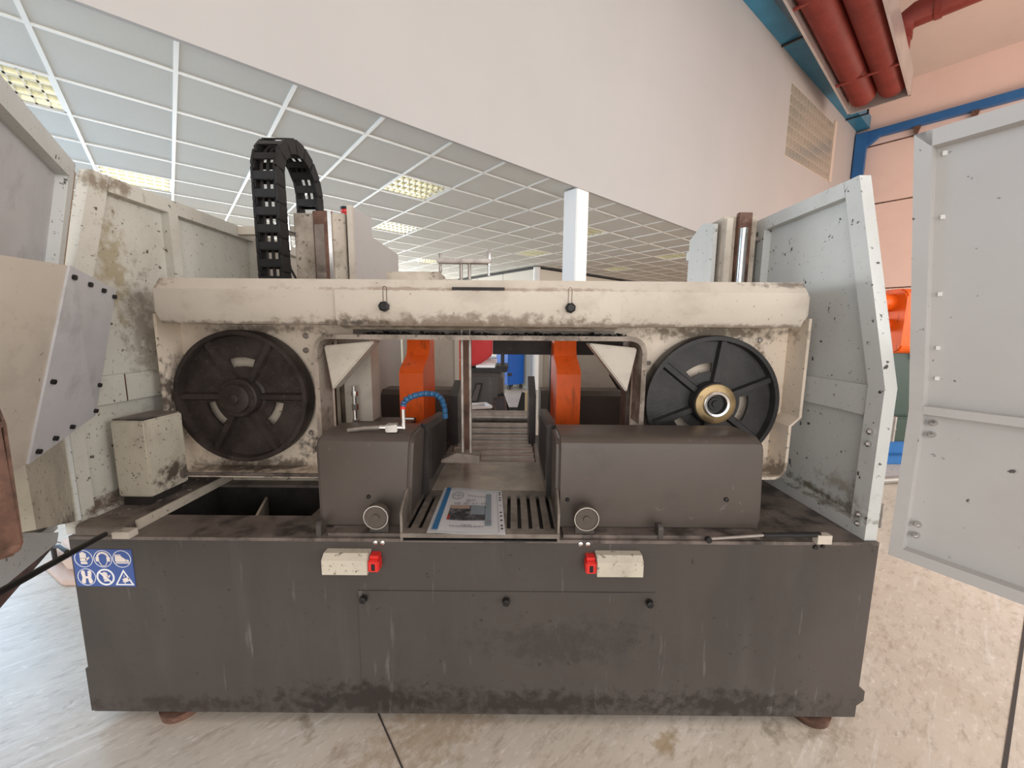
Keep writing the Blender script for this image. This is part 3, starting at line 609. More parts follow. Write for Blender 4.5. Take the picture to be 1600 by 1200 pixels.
# right cover door, swung open
def frameR(t, n, z):
    return Vector((1.356, 1.345, 0)) + Vector((.494, -.869, 0)) * t + Vector((.869, .494, 0)) * n + Vector((0, 0, z))
ZB = 1.245
def leanR(z): return -.16 * max(0, z - ZB)
def slabR(poly, n0, n1, lean=True):
    f = lambda a, b: frameR(a, n0 + (leanR(b) if lean else 0), b); g = lambda a, b: frameR(a, n1 + (leanR(b) if lean else 0), b)
    return MB().prism(poly, f, g)
dr = part(saw, 'cover_door', slabR([(.02, .715), (1.5, .715), (1.5, ZB), (.02, ZB)], .028, .036), m_pale_clean, 'right cover door standing wide open')
part(dr, 'upper_panel', slabR([(.02, ZB), (1.5, ZB), (1.5, 2.10), (-.02, 2.10)], .028, .036), m_pale_clean)
def fr(poly, nm): part(dr, nm, slabR(poly, -.012, .028), m_pale_clean)
fr([(.02, .715), (.055, .715), (.055, ZB), (.02, ZB)], 'lower_stile'); fr([(.02, ZB), (.055, ZB), (.02, 2.10), (-.02, 2.10)], 'upper_stile')
fr([(.055, .715), (1.5, .715), (1.5, .752), (.055, .752)], 'bottom_rail'); fr([(.055, 1.235), (1.5, 1.235), (1.5, 1.262), (.055, 1.262)], 'middle_rail')
fr([(.02, 2.055), (1.5, 2.055), (1.5, 2.10), (-.02, 2.10)], 'top_rail')
for z in (1.205, 1.165, .845, .805):
    p = frameR(.075, .028, z); q = frameR(.075, -1, z)
    part(dr, 'cap_nut', MB().ring(p, q, [(0, .011), (.012, .010), (.018, .007), (.024, .003)], 10), m_chrome)
for z in (1.16, .83):
    part(dr, 'hinge', MB().cyl((1.372, 1.39, z - .045), (1.372, 1.39, z + .045), .012, 12).cyl((1.372, 1.39, z - .002), (1.372, 1.39, z + .002), .0135, 12).box(1.358, 1.372, 1.385, 1.395, z - .04, z + .04), m_steel)
for z in (2.03, 1.85, 1.62, 1.45, 1.35):
    part(dr, 'weld_tab', slabR([(.072 - .044 * (z - ZB), z), (.08 - .044 * (z - ZB), z), (.08 - .044 * (z - ZB), z + .012), (.072 - .044 * (z - ZB), z + .012)], .02, .028), m_white)

# left cover door, part open, with bolted box
HL = Vector((-1.61, 1.36, 0)); DL = Vector((.602, -.799, 0)); NL = Vector((.799, .602, 0))
def leanL(z): return .18 * max(0, z - 1.3)
def slabL(poly, n0, n1):
    return MB().prism(poly, lambda a, b: HL + DL * a + NL * (n0 + leanL(b)) + Vector((0, 0, b)), lambda a, b: HL + DL * a + NL * (n1 + leanL(b)) + Vector((0, 0, b)))
dl = part(saw, 'cover_door', slabL([(.02, .80), (1.3, .80), (1.3, 1.3), (.02, 1.3)], -.036, -.03), m_speck, 'left cover door, half open, with a bolted box on its inside')
part(dl, 'upper_panel', slabL([(.02, 1.3), (1.3, 1.3), (1.3, 2.05), (.02, 2.05)], -.036, -.03), m_plate)
def fl(poly, nm, n1=.0, m=None): part(dl, nm, slabL(poly, -.03, n1), m or m_pale)
fl([(.02, 1.3), (.075, 1.3), (.075, 2.05), (.02, 2.05)], 'upper_stile'); fl([(.075, 1.995), (1.3, 1.995), (1.3, 2.05), (.075, 2.05)], 'top_rail')
part(dl, 'hinge_strip', slabL([(-.012, 1.3), (.016, 1.3), (.016, 2.03), (-.012, 2.03)], -.028, -.004), m_wood2)
fl([(.02, .80), (.39, .925), (.40, 1.3), (.02, 1.3)], 'lower_panel', .02, m_speck)
fl([(.02, .80), (.045, .81), (.045, 1.3), (.02, 1.3)], 'lower_stile', .035)
E1t = Vector((-1.255, 1.15, 1.674)); E1b = Vector((-1.337, 1.05, 1.124)); Ft = Vector((-1.40, 1.42, 1.632)); Fb = Vector((-1.435, 1.33, 1.20)); Gt = Vector((-1.105, .73, 1.655)); Gb = Vector((-1.187, .63, 1.08))
nb = Vector((-.78, -.5, 0)) * .006
bx = part(dl, 'bolted_plate', MB().slab([E1t, Ft, Fb, E1b], nb), m_plate, 'blue grey plate bolted on the box')
part(dl, 'box_shell', MB().hull([E1t + nb, E1b + nb, Ft + nb, Fb + nb, Gt, Gb, E1t - NL * .12, E1b - NL * .05, Gt - NL * .12, Gb - NL * .08, Ft - NL * .02, Fb - NL * .01]), m_beige)
up_ = (E1t - Ft).normalized()
nrm = (Ft - E1t).cross(E1b - E1t).normalized()
if nrm.dot(Vector((0, 0, 1.5)) - E1t) < 0: nrm = -nrm
for a, b in ((.07, .05), (.38, .05), (.68, .05), (.95, .06), (.94, .75), (.95, .95), (.55, .95), (.08, .6), (.08, .96), (.3, .95)):
    p = E1t.lerp(Ft, a).lerp(E1b.lerp(Fb, a), b)
    part(dl, 'hex_bolt', MB().ring(p, p + nrm, [(0, .008), (.009, .008), (.0095, .004)], 6), m_black)
# bottom channel, rusty corner and edge rail of the left door
part(dl, 'bottom_channel', slabL([(.06, .80), (1.25, .95), (1.25, .98), (.06, .83)], -.05, -.02), m_pale)
part(dl, 'channel_lip', slabL([(.10, .80), (.13, .775), (.59, .85), (1.25, .95), (1.25, 1.05), (.56, .94), (.39, .925)], -.02, -.01), m_pale)
part(dl, 'edge_rail', slabL([(.06, .752), (1.3, .83), (1.3, .93), (.10, .768)], -.045, -.025), m_rust)
part(dl, 'rusty_stop', MB().prism([(-1.3, 1.01), (-1.09, 1.005), (-1.062, 1.012), (-1.05, 1.035), (-1.052, 1.3), (-1.06, 1.37), (-1.085, 1.41), (-1.3, 1.42)], lambda a, b: (a, .80, b), lambda a, b: (a - .05, .70, b), bev=.008, seg=3), m_rust)
# gas struts
st = part(saw, 'gas_strut', MB().cyl((-1.33, 1.21, .829), (-1.03, .60, .963), .0085, 12), m_black, 'gas strut of the left door')
part(st, 'strut_rod', MB().cyl((-1.383, 1.318, .80), (-1.33, 1.21, .829), .0055, 10), m_steel)
part(st, 'strut_bracket', MB().box(-1.41, -1.35, 1.305, 1.34, ZD, ZD + .025), m_beige)
st = part(saw, 'gas_strut', MB().cyl((.90, 1.318, .786), (1.10, 1.318, .79), .0095, 12), m_black, 'gas strut lying on the front right edge of the deck')
part(st, 'strut_rod', MB().cyl((.71, 1.316, .772), (.90, 1.318, .786), .005, 10), m_steel)
part(st, 'strut_eye', MB().ring((.70, 1.316, .772), (.70, 0, .772), [(0, .011), (.014, .011)], 12), m_black)
part(st, 'strut_bracket', MB().box(1.085, 1.135, 1.305, 1.33, ZD, ZD + .032), m_beige)
part(saw, 'bolt', MB().ring((1.09, Y0, .742), (1.09, 0, .742), [(0, .009), (.006, .008)], 10), m_black)
part(saw, 'bolt', MB().ring((1.115, Y0, .745), (1.115, 0, .745), [(0, .007), (.006, .006)], 10), m_black)

# chip auger: ledge, shaft and its cream motor box
part(saw, 'chute_ledge', MB().px([(1.37, ZD), (1.37, .785), (1.39, .795), (2.0, .795), (2.0, ZD)], -1.56, -1.385), m_deck)
part(saw, 'chute_lip', MB().box(-1.386, -1.378, 1.37, 1.9, ZD, .797), m_beige_dirty)
mbx = part(saw, 'auger_motor_box', MB().box(-1.556, -1.422, 1.485, 1.665, .835, 1.143, .006), m_speck, 'small cream motor box speckled with chips')
part(mbx, 'box_top_dirt', MB().box(-1.55, -1.428, 1.49, 1.66, 1.143, 1.149, .002), m_deck)
part(mbx, 'support', MB().box(-1.55, -1.45, 1.5, 1.65, .795, .835), m_dark)
part(saw, 'auger_shaft', MB().cyl((-1.43, 1.64, .875), (-.74, 1.64, .872), .008, 12).ring((-1.43, 1.64, .875), (0, 1.64, .875), [(0, .02), (.012, .02), (.014, .01)], 14), m_deck)
part(saw, 'lower_rail', MB().box(-1.37, -.72, 1.83, 1.9, .80, .83).box(-1.37, -.72, 1.86, 1.9, ZD, .80), m_beige_dirty)
mud = MB(); random.seed(3)
for k in range(60):
    x = random.uniform(-1.55, -1.40); y = random.uniform(1.40, 1.9); r = random.uniform(.004, .012)
    mud.hull([(x + random.uniform(-r, r), y + random.uniform(-r, r), .795 + random.uniform(0, r)) for _ in range(7)])
part(saw, 'swarf', mud, m_deck, kind='stuff')
bk = part(saw, 'hinge_shoe', MB().px(rrect(1.325, 1.40, ZD, .80, .018, 4, (0, 0, 1, 1)), -1.56, -1.40), m_steel_d)

# columns behind the beam
def column(x0, x1, y0, y1, zt, name, lab):
    return part(saw, name, MB().box(x0, x1, y0, y1, ZD, zt, .004), m_beige_dirty, lab)
cl = column(-1.175, -.90, 2.20, 2.50, 2.115, 'guide_column', 'left guide column with red button on top')
part(cl, 'linear_rail', MB().box(-1.06, -.985, 2.175, 2.20, ZD, 2.12, .003), m_rust)
part(cl, 'rail_edge', MB().box(-.985, -.965, 2.18, 2.20, ZD, 2.12), m_chrome)
part(cl, 'inner_rail', MB().box(-1.05, -1.0, 2.168, 2.176, ZD, 2.05), m_steel_d)
part(cl, 'red_button', MB().ring((-.93, 2.30, 2.115), (-.93, 2.3, 9), [(0, .022), (.025, .022), (.026, .03), (.042, .03), (.045, .02)], 16), m_redp)
part(cl, 'button_rim', MB().ring((-.93, 2.30, 2.16), (-.93, 2.3, 9), [(0, .031), (.012, .031)], 16), m_black)
part(cl, 'valve', MB().cyl((-1.2, 2.19, 1.92), (-1.2, 2.19, 2.09), .010, 10).cyl((-1.23, 2.18, 2.02), (-1.15, 2.18, 2.0), .012, 10), m_chrome)
part(cl, 'thin_cable', MB().tube([(-1.2, 2.19, 1.93), (-1.205, 2.18, 1.88), (-1.19, 2.17, 1.82), (-1.16, 2.17, 1.76)], .006, 8), m_black)
cr = column(1.07, 1.245, 2.10, 2.40, 2.085, 'guide_column', 'right guide column with bright slide rail')
part(cr, 'linear_rail', MB().box(1.135, 1.205, 2.075, 2.10, ZD, 2.10, .003), m_rust)
part(cr, 'chrome_slide', MB().cyl((1.16, 2.07, ZD), (1.16, 2.07, 2.02), .022, 14), m_chrome)
part(cr, 'front_strip', MB().box(1.075, 1.105, 2.07, 2.10, ZD, 2.07), m_beige)
part(cr, 'side_plate', MB().slab([(1.035, 2.12, ZD), (1.035, 2.4, ZD), (1.035, 2.4, 2.03), (1.035, 2.25, 2.09), (1.035, 2.12, 2.055)], (.02, 0, 0)), m_pale)
part(cr, 'pivot_pin', MB().cyl((1.24, 2.12, 1.98), (1.277, 2.12, 1.98), .012, 12), m_steel)
rp = part(saw, 'rear_partition', MB().px([(2.2, .93), (2.2, 2.15), (2.5, 2.17), (2.5, 2.06), (3.05, 2.06), (3.05, .90), (2.95, .88), (2.55, .92)], -.872, -.86), m_pale_clean, 'pale inner plate beside the left column')
part(rp, 'front_edge', MB().box(-.88, -.852, 2.18, 2.2, .93, 2.15), m_beige)
# folding cable chain
ch = part(saw, 'cable_chain', MB().box(-1.27, -1.16, 2.03, 2.09, 1.70, 1.72), m_black, 'black folding cable chain arching over the saw')
def chain_pt(sv):
    yc, zc, R = 2.24, 2.245, .20
    l0 = zc - 1.70
    if sv < l0: return Vector((0, yc - R, 1.70 + sv)), 0.
    sv -= l0
    if sv < PI * R:
        a = sv / R; return Vector((0, yc - R * math.cos(a), zc + R * math.sin(a))), a
    sv -= PI * R
    return Vector((0, yc + R, zc - sv)), PI
x0, x1 = -1.262, -1.136
pitch = .082; link_me = None; k = 0
while True:
    sv = k * pitch; p, a = chain_pt(sv + pitch / 2)
    if sv > (2.245 - 1.70) + PI * .2 + .14: break
    if link_me is None:
        mb = MB()
        for xs in (x0, x1 - .012):
            mb.px(rrect(-.036, .036, -.046, .046, .014, 3), xs, xs + .012)
            mb.px(rrect(-.03, .03, -.062, .01, .012, 3), xs + (.012 if xs == x0 else -.006), xs + (.018 if xs == x0 else 0))
        mb.box(x0 + .01, x1 - .01, -.036, -.028, -.02, .02, .003).box(x0 + .01, x1 - .01, .028, .036, -.02, .02, .003)
        bmesh.ops.translate(mb.bm, vec=(-.13, 1.9, 0), verts=mb.bm.verts[:])
        o = part(ch, 'chain_link', mb, m_black); link_me = o.data
    else:
        o = bpy.data.objects.new('chain_link', link_me); COL.objects.link(o); o.parent = ch
    o.location = (p.x - (-.13) - 0, p.y - 1.9, p.z); o.rotation_euler.x = -a
    k += 1
    if k > 60: break
for i in range(3):
    xs = x0 + .03 + i * .032
    part(ch, 'cable', MB().tube([chain_pt(s)[0] + Vector((xs, 0, 0)) for s in [j * .05 for j in range(0, 25)]], .008, 6), m_dark)

# height feeler: two rods, foot and cross piece
hf = part(saw, 'height_feeler', MB().cyl((-.223, 1.745, .945), (-.223, 1.745, 1.80), .0072, 12).cyl((-.187, 1.745, .945), (-.187, 1.745, 1.80), .0072, 12), m_steel, 'two upright feeler rods with a foot block')
part(hf, 'foot_block', MB().py([(-.318, .905), (-.144, .905), (-.144, .935), (-.19, .945), (-.25, .95), (-.318, .918)], 1.72, 1.79), m_steel_d)
part(hf, 'cross_piece', MB().box(-.325, -.094, 1.72, 1.77, 1.785, 1.803, .004), m_steel)
part(hf, 'end_screw', MB().ring((-.312, 1.745, 1.74), (-.312, 1.745, 9), [(0, .001), (.012, .007), (.03, .007), (.032, .005), (.07, .005), (.085, .007), (.088, .003)], 10), m_steel)
part(hf, 'end_screw', MB().ring((-.104, 1.745, 1.735), (-.104, 1.745, 9), [(0, .008), (.004, .008), (.005, .004), (.04, .004), (.041, .008), (.095, .008), (.11, .003)], 10), m_chrome)

# tray, table plate, jaws
tx0, tx1 = -.385, .170
tr_ = part(saw, 'chip_tray', MB().box(tx0, tx1, 1.285, 1.30, .784, .80), m_tray, 'steel tray with slotted grille in front of the blade')
part(tr_, 'rear_wall', MB().box(tx0, tx1, 1.645, 1.66, .765, .80), m_tray)
part(tr_, 'pan', MB().box(tx0, tx1, 1.30, 1.645, .764, .768), m_blackline)  # black colour stands in for the shade below the grille slots
nS = 14; gw_ = (tx1 - tx0) / nS
mb = MB().box(tx0, tx1, 1.30, 1.325, .79, .80).box(tx0, tx1, 1.615, 1.645, .79, .80)
part(tr_, 'grille_border', mb, m_tray)
for i in range(nS + 1):
    xa = tx0 + (i - .5) * gw_ + .007; xb = tx0 + (i + .5) * gw_ - .007
    part(tr_, 'grille_bar', MB().box(max(xa, tx0), min(xb, tx1), 1.325, 1.615, .79, .80), m_tray)
for x, lb in ((tx0, 'left'), (tx1 - .008, 'right')):
    dx = -.02 if lb == 'left' else .02
    part(tr_, 'side_plate', MB().prism(rrect(1.288, 1.66, .77, .93, .001, 1, (0, 0, 0, 0))[:0] or [(1.288, .77), (1.66, .77), (1.66, .965), (1.55, .965), (1.31, .885), (1.29, .87)], lambda a, b: (x + dx * (a - 1.288) / .37, a, b), lambda a, b: (x + .008 + dx * (a - 1.288) / .37, a, b)), m_tray)
part(saw, 'table_plate', MB().box(-.40, .19, 1.665, 1.99, ZD, .80, .003), m_table, 'ground steel table plate with a rust streak')
part(saw, 'table_edge', MB().box(-.37, .155, 1.995, 2.06, ZD, .795, .003), m_steel)
jl = part(saw, 'front_jaw', MB().px([(1.61, .78), (1.61, 1.112), (1.66, 1.112), (2.06, 1.07), (2.06, .80)], -.39, -.352), m_jaw, 'dark clamp jaw plate left of the table')
part(jl, 'jaw_face', MB().px([(1.66, .85), (1.66, 1.07), (2.04, 1.04), (2.04, .85)], -.352, -.349), m_dark)
jr = part(saw, 'front_jaw', MB().px([(1.61, .78), (1.61, 1.112), (1.66, 1.118), (2.06, 1.09), (2.06, .80)], .150, .185), m_jaw, 'dark clamp jaw plate right of the table')
part(jr, 'jaw_face', MB().px([(1.66, .85), (1.66, 1.08), (2.04, 1.06), (2.04, .85)], .147, .150), m_dark)
# coolant hose and fitting on the left guard
cs = part(saw, 'coolant_fitting', MB().box(-.475, -.43, 1.44, 1.475, 1.118, 1.148, .003).cyl((-.50, 1.457, 1.133), (-.475, 1.457, 1.133), .009, 10).cyl((-.43, 1.457, 1.133), (-.405, 1.457, 1.133), .007, 10).cyl((-.41, 1.457, 1.13), (-.41, 1.457, 1.21), .008, 10).cyl((-.41, 1.457, 1.168), (-.37, 1.457, 1.168), .005, 8), m_chrome, 'metal coolant fitting on top of the left guard')
part(cs, 'supply_pipe', MB().tube([(-.50, 1.457, 1.133), (-.56, 1.455, 1.13), (-.62, 1.45, 1.122)], .008, 8), m_steel)
pts = [(-.41, 1.457, 1.215), (-.405, 1.46, 1.235), (-.38, 1.48, 1.25), (-.345, 1.52, 1.255), (-.31, 1.57, 1.245), (-.29, 1.6, 1.22), (-.282, 1.62, 1.18), (-.28, 1.63, 1.13)]
P = [Vector(p) for p in pts]; hose = MB()
for i in range(len(P) - 1):
    for h in range(2):
        a = P[i].lerp(P[i + 1], h / 2); b = P[i].lerp(P[i + 1], (h + 1) / 2)
        L = (b - a).length; hose.ring(a, b, [(0, .007), (L * .2, .0115), (L * .8, .0115), (L, .007)], 10)
part(cs, 'jointed_hose', hose, m_hose, 'blue jointed coolant hose')
part(cs, 'red_ring', MB().cyl((-.41, 1.457, 1.205), (-.41, 1.457, 1.216), .0095, 10), m_redp)
# hydraulic fittings seen through the opening
part(saw, 'hydraulic_fitting', MB().cyl((-.79, 1.95, .98), (-.79, 1.95, 1.22), .012, 10).ring((-.79, 1.95, 1.02), (-.79, 1.95, 9), [(0, .017), (.03, .017)], 8).ring((-.79, 1.95, 1.10), (-.79, 1.95, 9), [(0, .017), (.03, .017)], 8).ring((-.79, 1.95, 1.17), (-.79, 1.95, 9), [(0, .017), (.025, .017)], 8), m_chrome)
part(saw, 'dirt_shelf', MB().box(-.82, -.52, 1.9, 2.1, 1.0, 1.03, .004), m_deck)
part(saw, 'rear_cable', MB().tube([(.58, 2.0, 1.42), (.52, 2.0, 1.36), (.51, 2.0, 1.28), (.55, 2.0, 1.22), (.60, 2.0, 1.2)], .014, 10), m_black)
part(saw, 'inner_post', MB().box(-.86, -.72, 2.0, 2.12, ZD, 1.45), m_beige)
part(saw, 'inner_post', MB().box(.56, .66, 1.9, 2.0, ZD, 1.45), m_steel_d)

# clamp arms, rear guards, rear jaws, gantry
def arm(x0, x1, lab):
    pts = [(2.10, ZD + .02), (2.10, 1.27), (2.12, 1.295), (2.26, 1.36), (2.28, 1.40), (2.28, 1.62), (2.42, 1.62), (2.42, ZD + .02)]
    mb = MB().px(pts, x0, x1)
    return part(saw, 'clamp_arm', mb, m_orange, lab)
arm(-.607, -.478, 'orange clamp arm left of the roller table'); arm(.24, .37, 'oil streaked orange clamp arm right of the roller table')
part(saw, 'rear_guard', MB().px([(2.55, ZD), (2.55, 1.08), (2.58, 1.11), (2.74, 1.11), (2.74, ZD)], -.9, -.365), m_guard, 'rear grey guard on the left')
part(saw, 'rear_guard', MB().px([(2.55, ZD), (2.55, 1.08), (2.58, 1.11), (2.74, 1.11), (2.74, ZD)], .19, .95), m_guard, 'rear grey guard on the right')
part(saw, 'rear_jaw', MB().px([(2.40, .80), (2.40, 1.10), (2.62, 1.17), (2.62, .80)], -.385, -.335), m_jaw, 'rear clamp jaw on the left')
part(saw, 'rear_jaw', MB().px([(2.40, .80), (2.40, 1.10), (2.62, 1.20), (2.62, .80)], .106, .15), m_jaw, 'rear clamp jaw on the right')
part(saw, 'gantry_beam', MB().box(-.12, .72, 2.44, 2.52, 1.355, 1.44), m_dark)
part(saw, 'gantry_post', MB().box(.235, .285, 2.43, 2.5, ZD, 1.40), m_jaw)
part(saw, 'blade_post', MB().box(-.258, -.228, 2.05, 2.08, .83, 1.46), m_rust, 'dark post behind the feeler rods')
part(saw, 'rear_cover', MB().box(-.86, -.45, 3.1, 3.12, .8, 1.6), m_beige, 'cream rear cover panel on the left')
part(saw, 'rear_cover', MB().box(.24, 1.30, 3.1, 3.12, .8, 1.6), m_beige, 'cream rear cover panel on the right')
for x in (.21, -.45): part(saw, 'rear_cover_post', MB().box(x, x + .03, 3.07, 3.12, .8, 1.6), m_panel)

# ------------------------------------------------------------------ roller table behind the blade, part of the saw
rc = part(saw, 'roller_table', MB().box(-.36, .137, 2.08, 2.1, .62, .78), m_steel_d, 'steel roller table leading away behind the blade')
for x in (-.385, .137): part(rc, 'side_rail', MB().box(x, x + .025, 2.07, 3.4, .66, .782), m_steel)
r0_ = None
for y in (2.15, 2.255, 2.37, 2.50, 2.65, 2.82, 3.0):
    if r0_ is None:
        r0_ = part(rc, 'roller', MB().ring((-.36, y, .757), (1, y, .757), [(0, .02), (.006, .033), (.49, .033), (.497, .02)], 18), m_steel); ry = y
    else: again(r0_, (0, y - ry, 0))
part(rc, 'end_roller', MB().ring((-.355, 3.25, .78), (1, 3.25, .78), [(0, .03), (.006, .055), (.485, .055), (.49, .03)], 20), m_steel, 'bright wide end roller')
part(rc, 'drip_pan', MB().box(-.36, .137, 2.1, 3.4, .64, .65), m_dark)
for x in (-.372, .15): part(rc, 'leg', MB().box(x - .02, x + .02, 3.3, 3.34, 0, .66), m_base)

# offcuts and scrap behind the conveyor, standing on a scrap bin
sb = thing('scrap_bin', (-.1, 4.05, 0), 'dark open scrap bin behind the end roller', 'bin')
part(sb, 'bin_body', MB().box(-.55, .22, 3.75, 4.4, .05, .07).box(-.55, -.535, 3.75, 4.4, .05, .64).box(.205, .22, 3.75, 4.4, .05, .64).box(-.535, .205, 3.75, 3.765, .05, .64).box(-.535, .205, 4.385, 4.4, .05, .64), m_dark)
part(sb, 'bin_foot', MB().box(-.5, .17, 3.8, 3.86, 0, .05).box(-.5, .17, 4.3, 4.36, 0, .05), m_dark)
part(sb, 'support_plate', MB().box(-.535, .205, 3.765, 4.385, .60, .61), m_steel_d)
def rotz(c, deg): return Matrix.Translation(c) @ Matrix.Rotation(math.radians(deg), 4, 'Z') @ Matrix.Translation(-Vector(c))
t = thing('scrap_carton', (-.34, 4.0, .61), 'small box with a white framed top lying behind the roller', 'box')
part(t, 'body', MB().box(-.46, -.24, 3.9, 4.1, .61, .72).xf(rotz((-.32, 4, .6), 20)), m_deck)
part(t, 'white_frame', MB().box(-.47, -.23, 3.89, 3.92, .72, .745).box(-.47, -.23, 4.08, 4.11, .72, .745).box(-.47, -.44, 3.92, 4.08, .72, .745).box(-.26, -.23, 3.92, 4.08, .72, .745).xf(rotz((-.32, 4, .6), 20)), m_white)
def offcut(name, x0, x1, z1, y, lean, mat, lab, cat='offcut', dz=0):
    c = ((x0 + x1) / 2, y, .61)
    Mx = Matrix.Translation(c) @ Matrix.Rotation(math.radians(lean), 4, 'Y') @ Matrix.Rotation(math.radians(-14), 4, 'X')
    h = (x1 - x0) / 2
    t = thing(name, c, lab, cat)
    lift = abs(math.sin(math.radians(lean))) * h + .012
    o = part(t, 'plate', MB().box(-h, h, -.03, .0, lift, lift + z1, .002).xf(Mx), mat)
    return t, Mx, h, lift, z1
t, Mx, h, lf, z1 = offcut('steel_offcut', -.17, -.04, .19, 4.0, -8, m_jaw, 'brown framed steel offcut standing in the scrap bin')
part(t, 'raised_edge', MB().box(-h, h, -.038, -.03, lf, lf + .012).box(-h, h, -.038, -.03, lf + z1 - .012, lf + z1).box(-h, -h + .012, -.038, -.03, lf, lf + z1).box(h - .012, h, -.038, -.03, lf, lf + z1).xf(Mx), m_rust)
offcut('steel_offcut', -.07, -.0, .22, 4.12, -22, m_black, 'plain black steel offcut leaning left in the scrap bin')
offcut('steel_offcut', .03, .115, .24, 4.0, 16, m_black, 'tall black steel offcut leaning right in the scrap bin')
solid('timber_board', MB().box(.125, .165, 3.66, 3.72, 0, .93), m_wood, (.145, 3.69, 0), 'raw timber board standing upright beside the rear jaw', 'board')

# ================================================================== second saw in the background
rs = thing('red_saw', (-.5, 5.2, 0), 'smaller red saw with a dark grey stand behind the conveyor', 'machine')
part(rs, 'stand', MB().py([(-.95, 0), (-.11, 0), (-.11, .9), (-.2, .98), (-.95, .98)], 5.0, 5.8), m_guard)
part(rs, 'sloped_front', MB().px([(4.88, .45), (4.98, .92), (5.0, .92), (5.0, .45)], -.9, -.17), m_base)
part(rs, 'dark_window', MB().prism([(-.53, .6), (-.43, .6), (-.37, .84), (-.45, .84)], lambda a, b: (a, 4.868 + (b - .45) * .213, b), lambda a, b: (a, 4.88 + (b - .45) * .213, b)), m_black)
part(rs, 'window_pane', MB().prism([(-.515, .62), (-.445, .62), (-.395, .82), (-.445, .82)], lambda a, b: (a, 4.864 + (b - .45) * .213, b), lambda a, b: (a, 4.87 + (b - .45) * .213, b)), m_guard)
part(rs, 'table_top', MB().box(-1.0, -.06, 4.95, 5.8, .98, 1.03, .004), m_dark)
mbr = MB().prism([(-.98, 1.06), (-.6, 1.03), (-.42, 1.07), (-.26, 1.18), (-.25, 1.40), (-.3, 1.46), (-1.0, 1.5)], lambda a, b: (a, 5.0, b), lambda a, b: (a, 5.35, b), bev=.02)
part(rs, 'red_hood', mbr, m_red)
part(rs, 'guide_post', MB().box(-.145, -.10, 5.0, 5.04, 1.03, 1.3), m_dark)
part(rs, 'guide_bar', MB().box(-.2, -.05, 4.98, 5.06, 1.03, 1.06), m_dark)
part(rs, 'side_bracket', MB().box(-.06, .0, 4.98, 5.06, .93, .96), m_dark)
part(rs, 'control_panel', MB().slab([(-.46, 4.98, 1.035), (-.22, 4.98, 1.035), (-.2, 5.2, 1.10), (-.38, 5.2, 1.12)], (0, .02, .025)), m_white)
of_ = thing('orange_bracket', (-.5, 3.4, 0), 'orange bracket frame standing left of the feeler rods', 'bracket')
part(of_, 'upright', MB().py([(-.515, .0), (-.40, .0), (-.40, 1.23), (-.50, 1.23), (-.50, 1.10), (-.575, 1.0), (-.575, .0)], 3.4, 3.43), m_orange)
part(of_, 'cap', MB().box(-.50, -.38, 3.38, 3.5, 1.23, 1.245), m_orange)

# blue cabinet and pale shelf by the office wall
bc = thing('blue_cabinet', (6.7, 7.75, 0), 'bright blue cabinet on castors by the office wall', 'cabinet', room=True)
part(bc, 'body', MB().box(6.4, 6.93, 7.55, 8.05, .13, 1.5, .01), m_bluecab)
part(bc, 'door', MB().box(6.392, 6.40, 7.57, 8.03, .17, 1.46, .003), m_bluecab)
for u, v in ((6.46, 7.61), (6.46, 7.99), (6.87, 7.61), (6.87, 7.99)):
    part(bc, 'castor', MB().cyl((u - .02, v, .055), (u + .02, v, .055), .055, 12).box(u - .02, u + .02, v - .02, v + .02, .06, .13), m_black)
wr = thing('white_rack', (6.5, 9, 0), 'white shelf rack left of the blue cabinet', 'rack', room=True)
for z in (.15, .45, .75, 1.05, 1.35): part(wr, 'shelf', MB().box(6.3, 6.9, 8.4, 9.6, z, z + .03), m_white)
for u in (6.32, 6.88):
    for v in (8.42, 9.58): part(wr, 'post', MB().box(u - .02, u + .02, v - .02, v + .02, 0, 1.6), m_white)
# ================================================================== machine seen through the gap at the right
om = thing('orange_machine', (4.55, 4.75, 0), 'orange armed machine on a blue foot behind the right door gap', 'machine')
part(om, 'foot', MB().box(4.1, 5.0, 4.4, 5.1, 0, .1, .01).box(4.2, 4.9, 4.5, 5.0, .1, .26, .01), m_bluepipe)
part(om, 'body', MB().box(4.15, 4.95, 4.45, 5.1, .26, .55, .02).box(4.3, 4.85, 4.5, 5.0, .55, 1.35, .02), m_green)
part(om, 'arm', MB().px(rrect(4.4, 4.75, 1.28, 2.0, .1, 5), 4.32, 4.56, bev=.02), m_orange)
part(om, 'motor', MB().cyl((4.10, 4.6, 1.85), (4.34, 4.6, 1.85), .1, 18).cyl((4.12, 4.6, 1.6), (4.34, 4.6, 1.6), .07, 18), m_orange)
part(om, 'black_cover', MB().px(rrect(4.42, 4.8, 1.2, 1.9, .08, 4), 4.57, 4.72), m_black)
solid('steel_tube', MB().cyl((3.4, 3.75, .035), (4.4, 3.9, .035), .035, 12), m_steel, (3.9, 3.8, 0), 'short steel tube lying on the floor behind the right door', 'tube')
# pale foot seen left of the base
pf = thing('peach_pedestal', (-2.75, 2.35, 0), 'peach coloured pedestal foot beyond the left end of the base', 'pedestal')
part(pf, 'foot', MB().pz([(-2.95, 2.3), (-2.62, 2.12), (-2.40, 2.12), (-2.40, 2.6), (-2.95, 2.6)], 0, .03, bev=.008).pz([(-2.9, 2.34), (-2.64, 2.18), (-2.42, 2.18), (-2.42, 2.55), (-2.9, 2.55)], .03, .15, bev=.03), m_peach)
part(pf, 'post', MB().box(-2.72, -2.5, 2.3, 2.5, .15, .8, .01), m_peach)
part(pf, 'hose', MB().tube([(-2.86, 2.3, .04), (-2.8, 2.25, .17), (-2.72, 2.22, .19), (-2.66, 2.2, .17)], .012, 8), m_blackline)

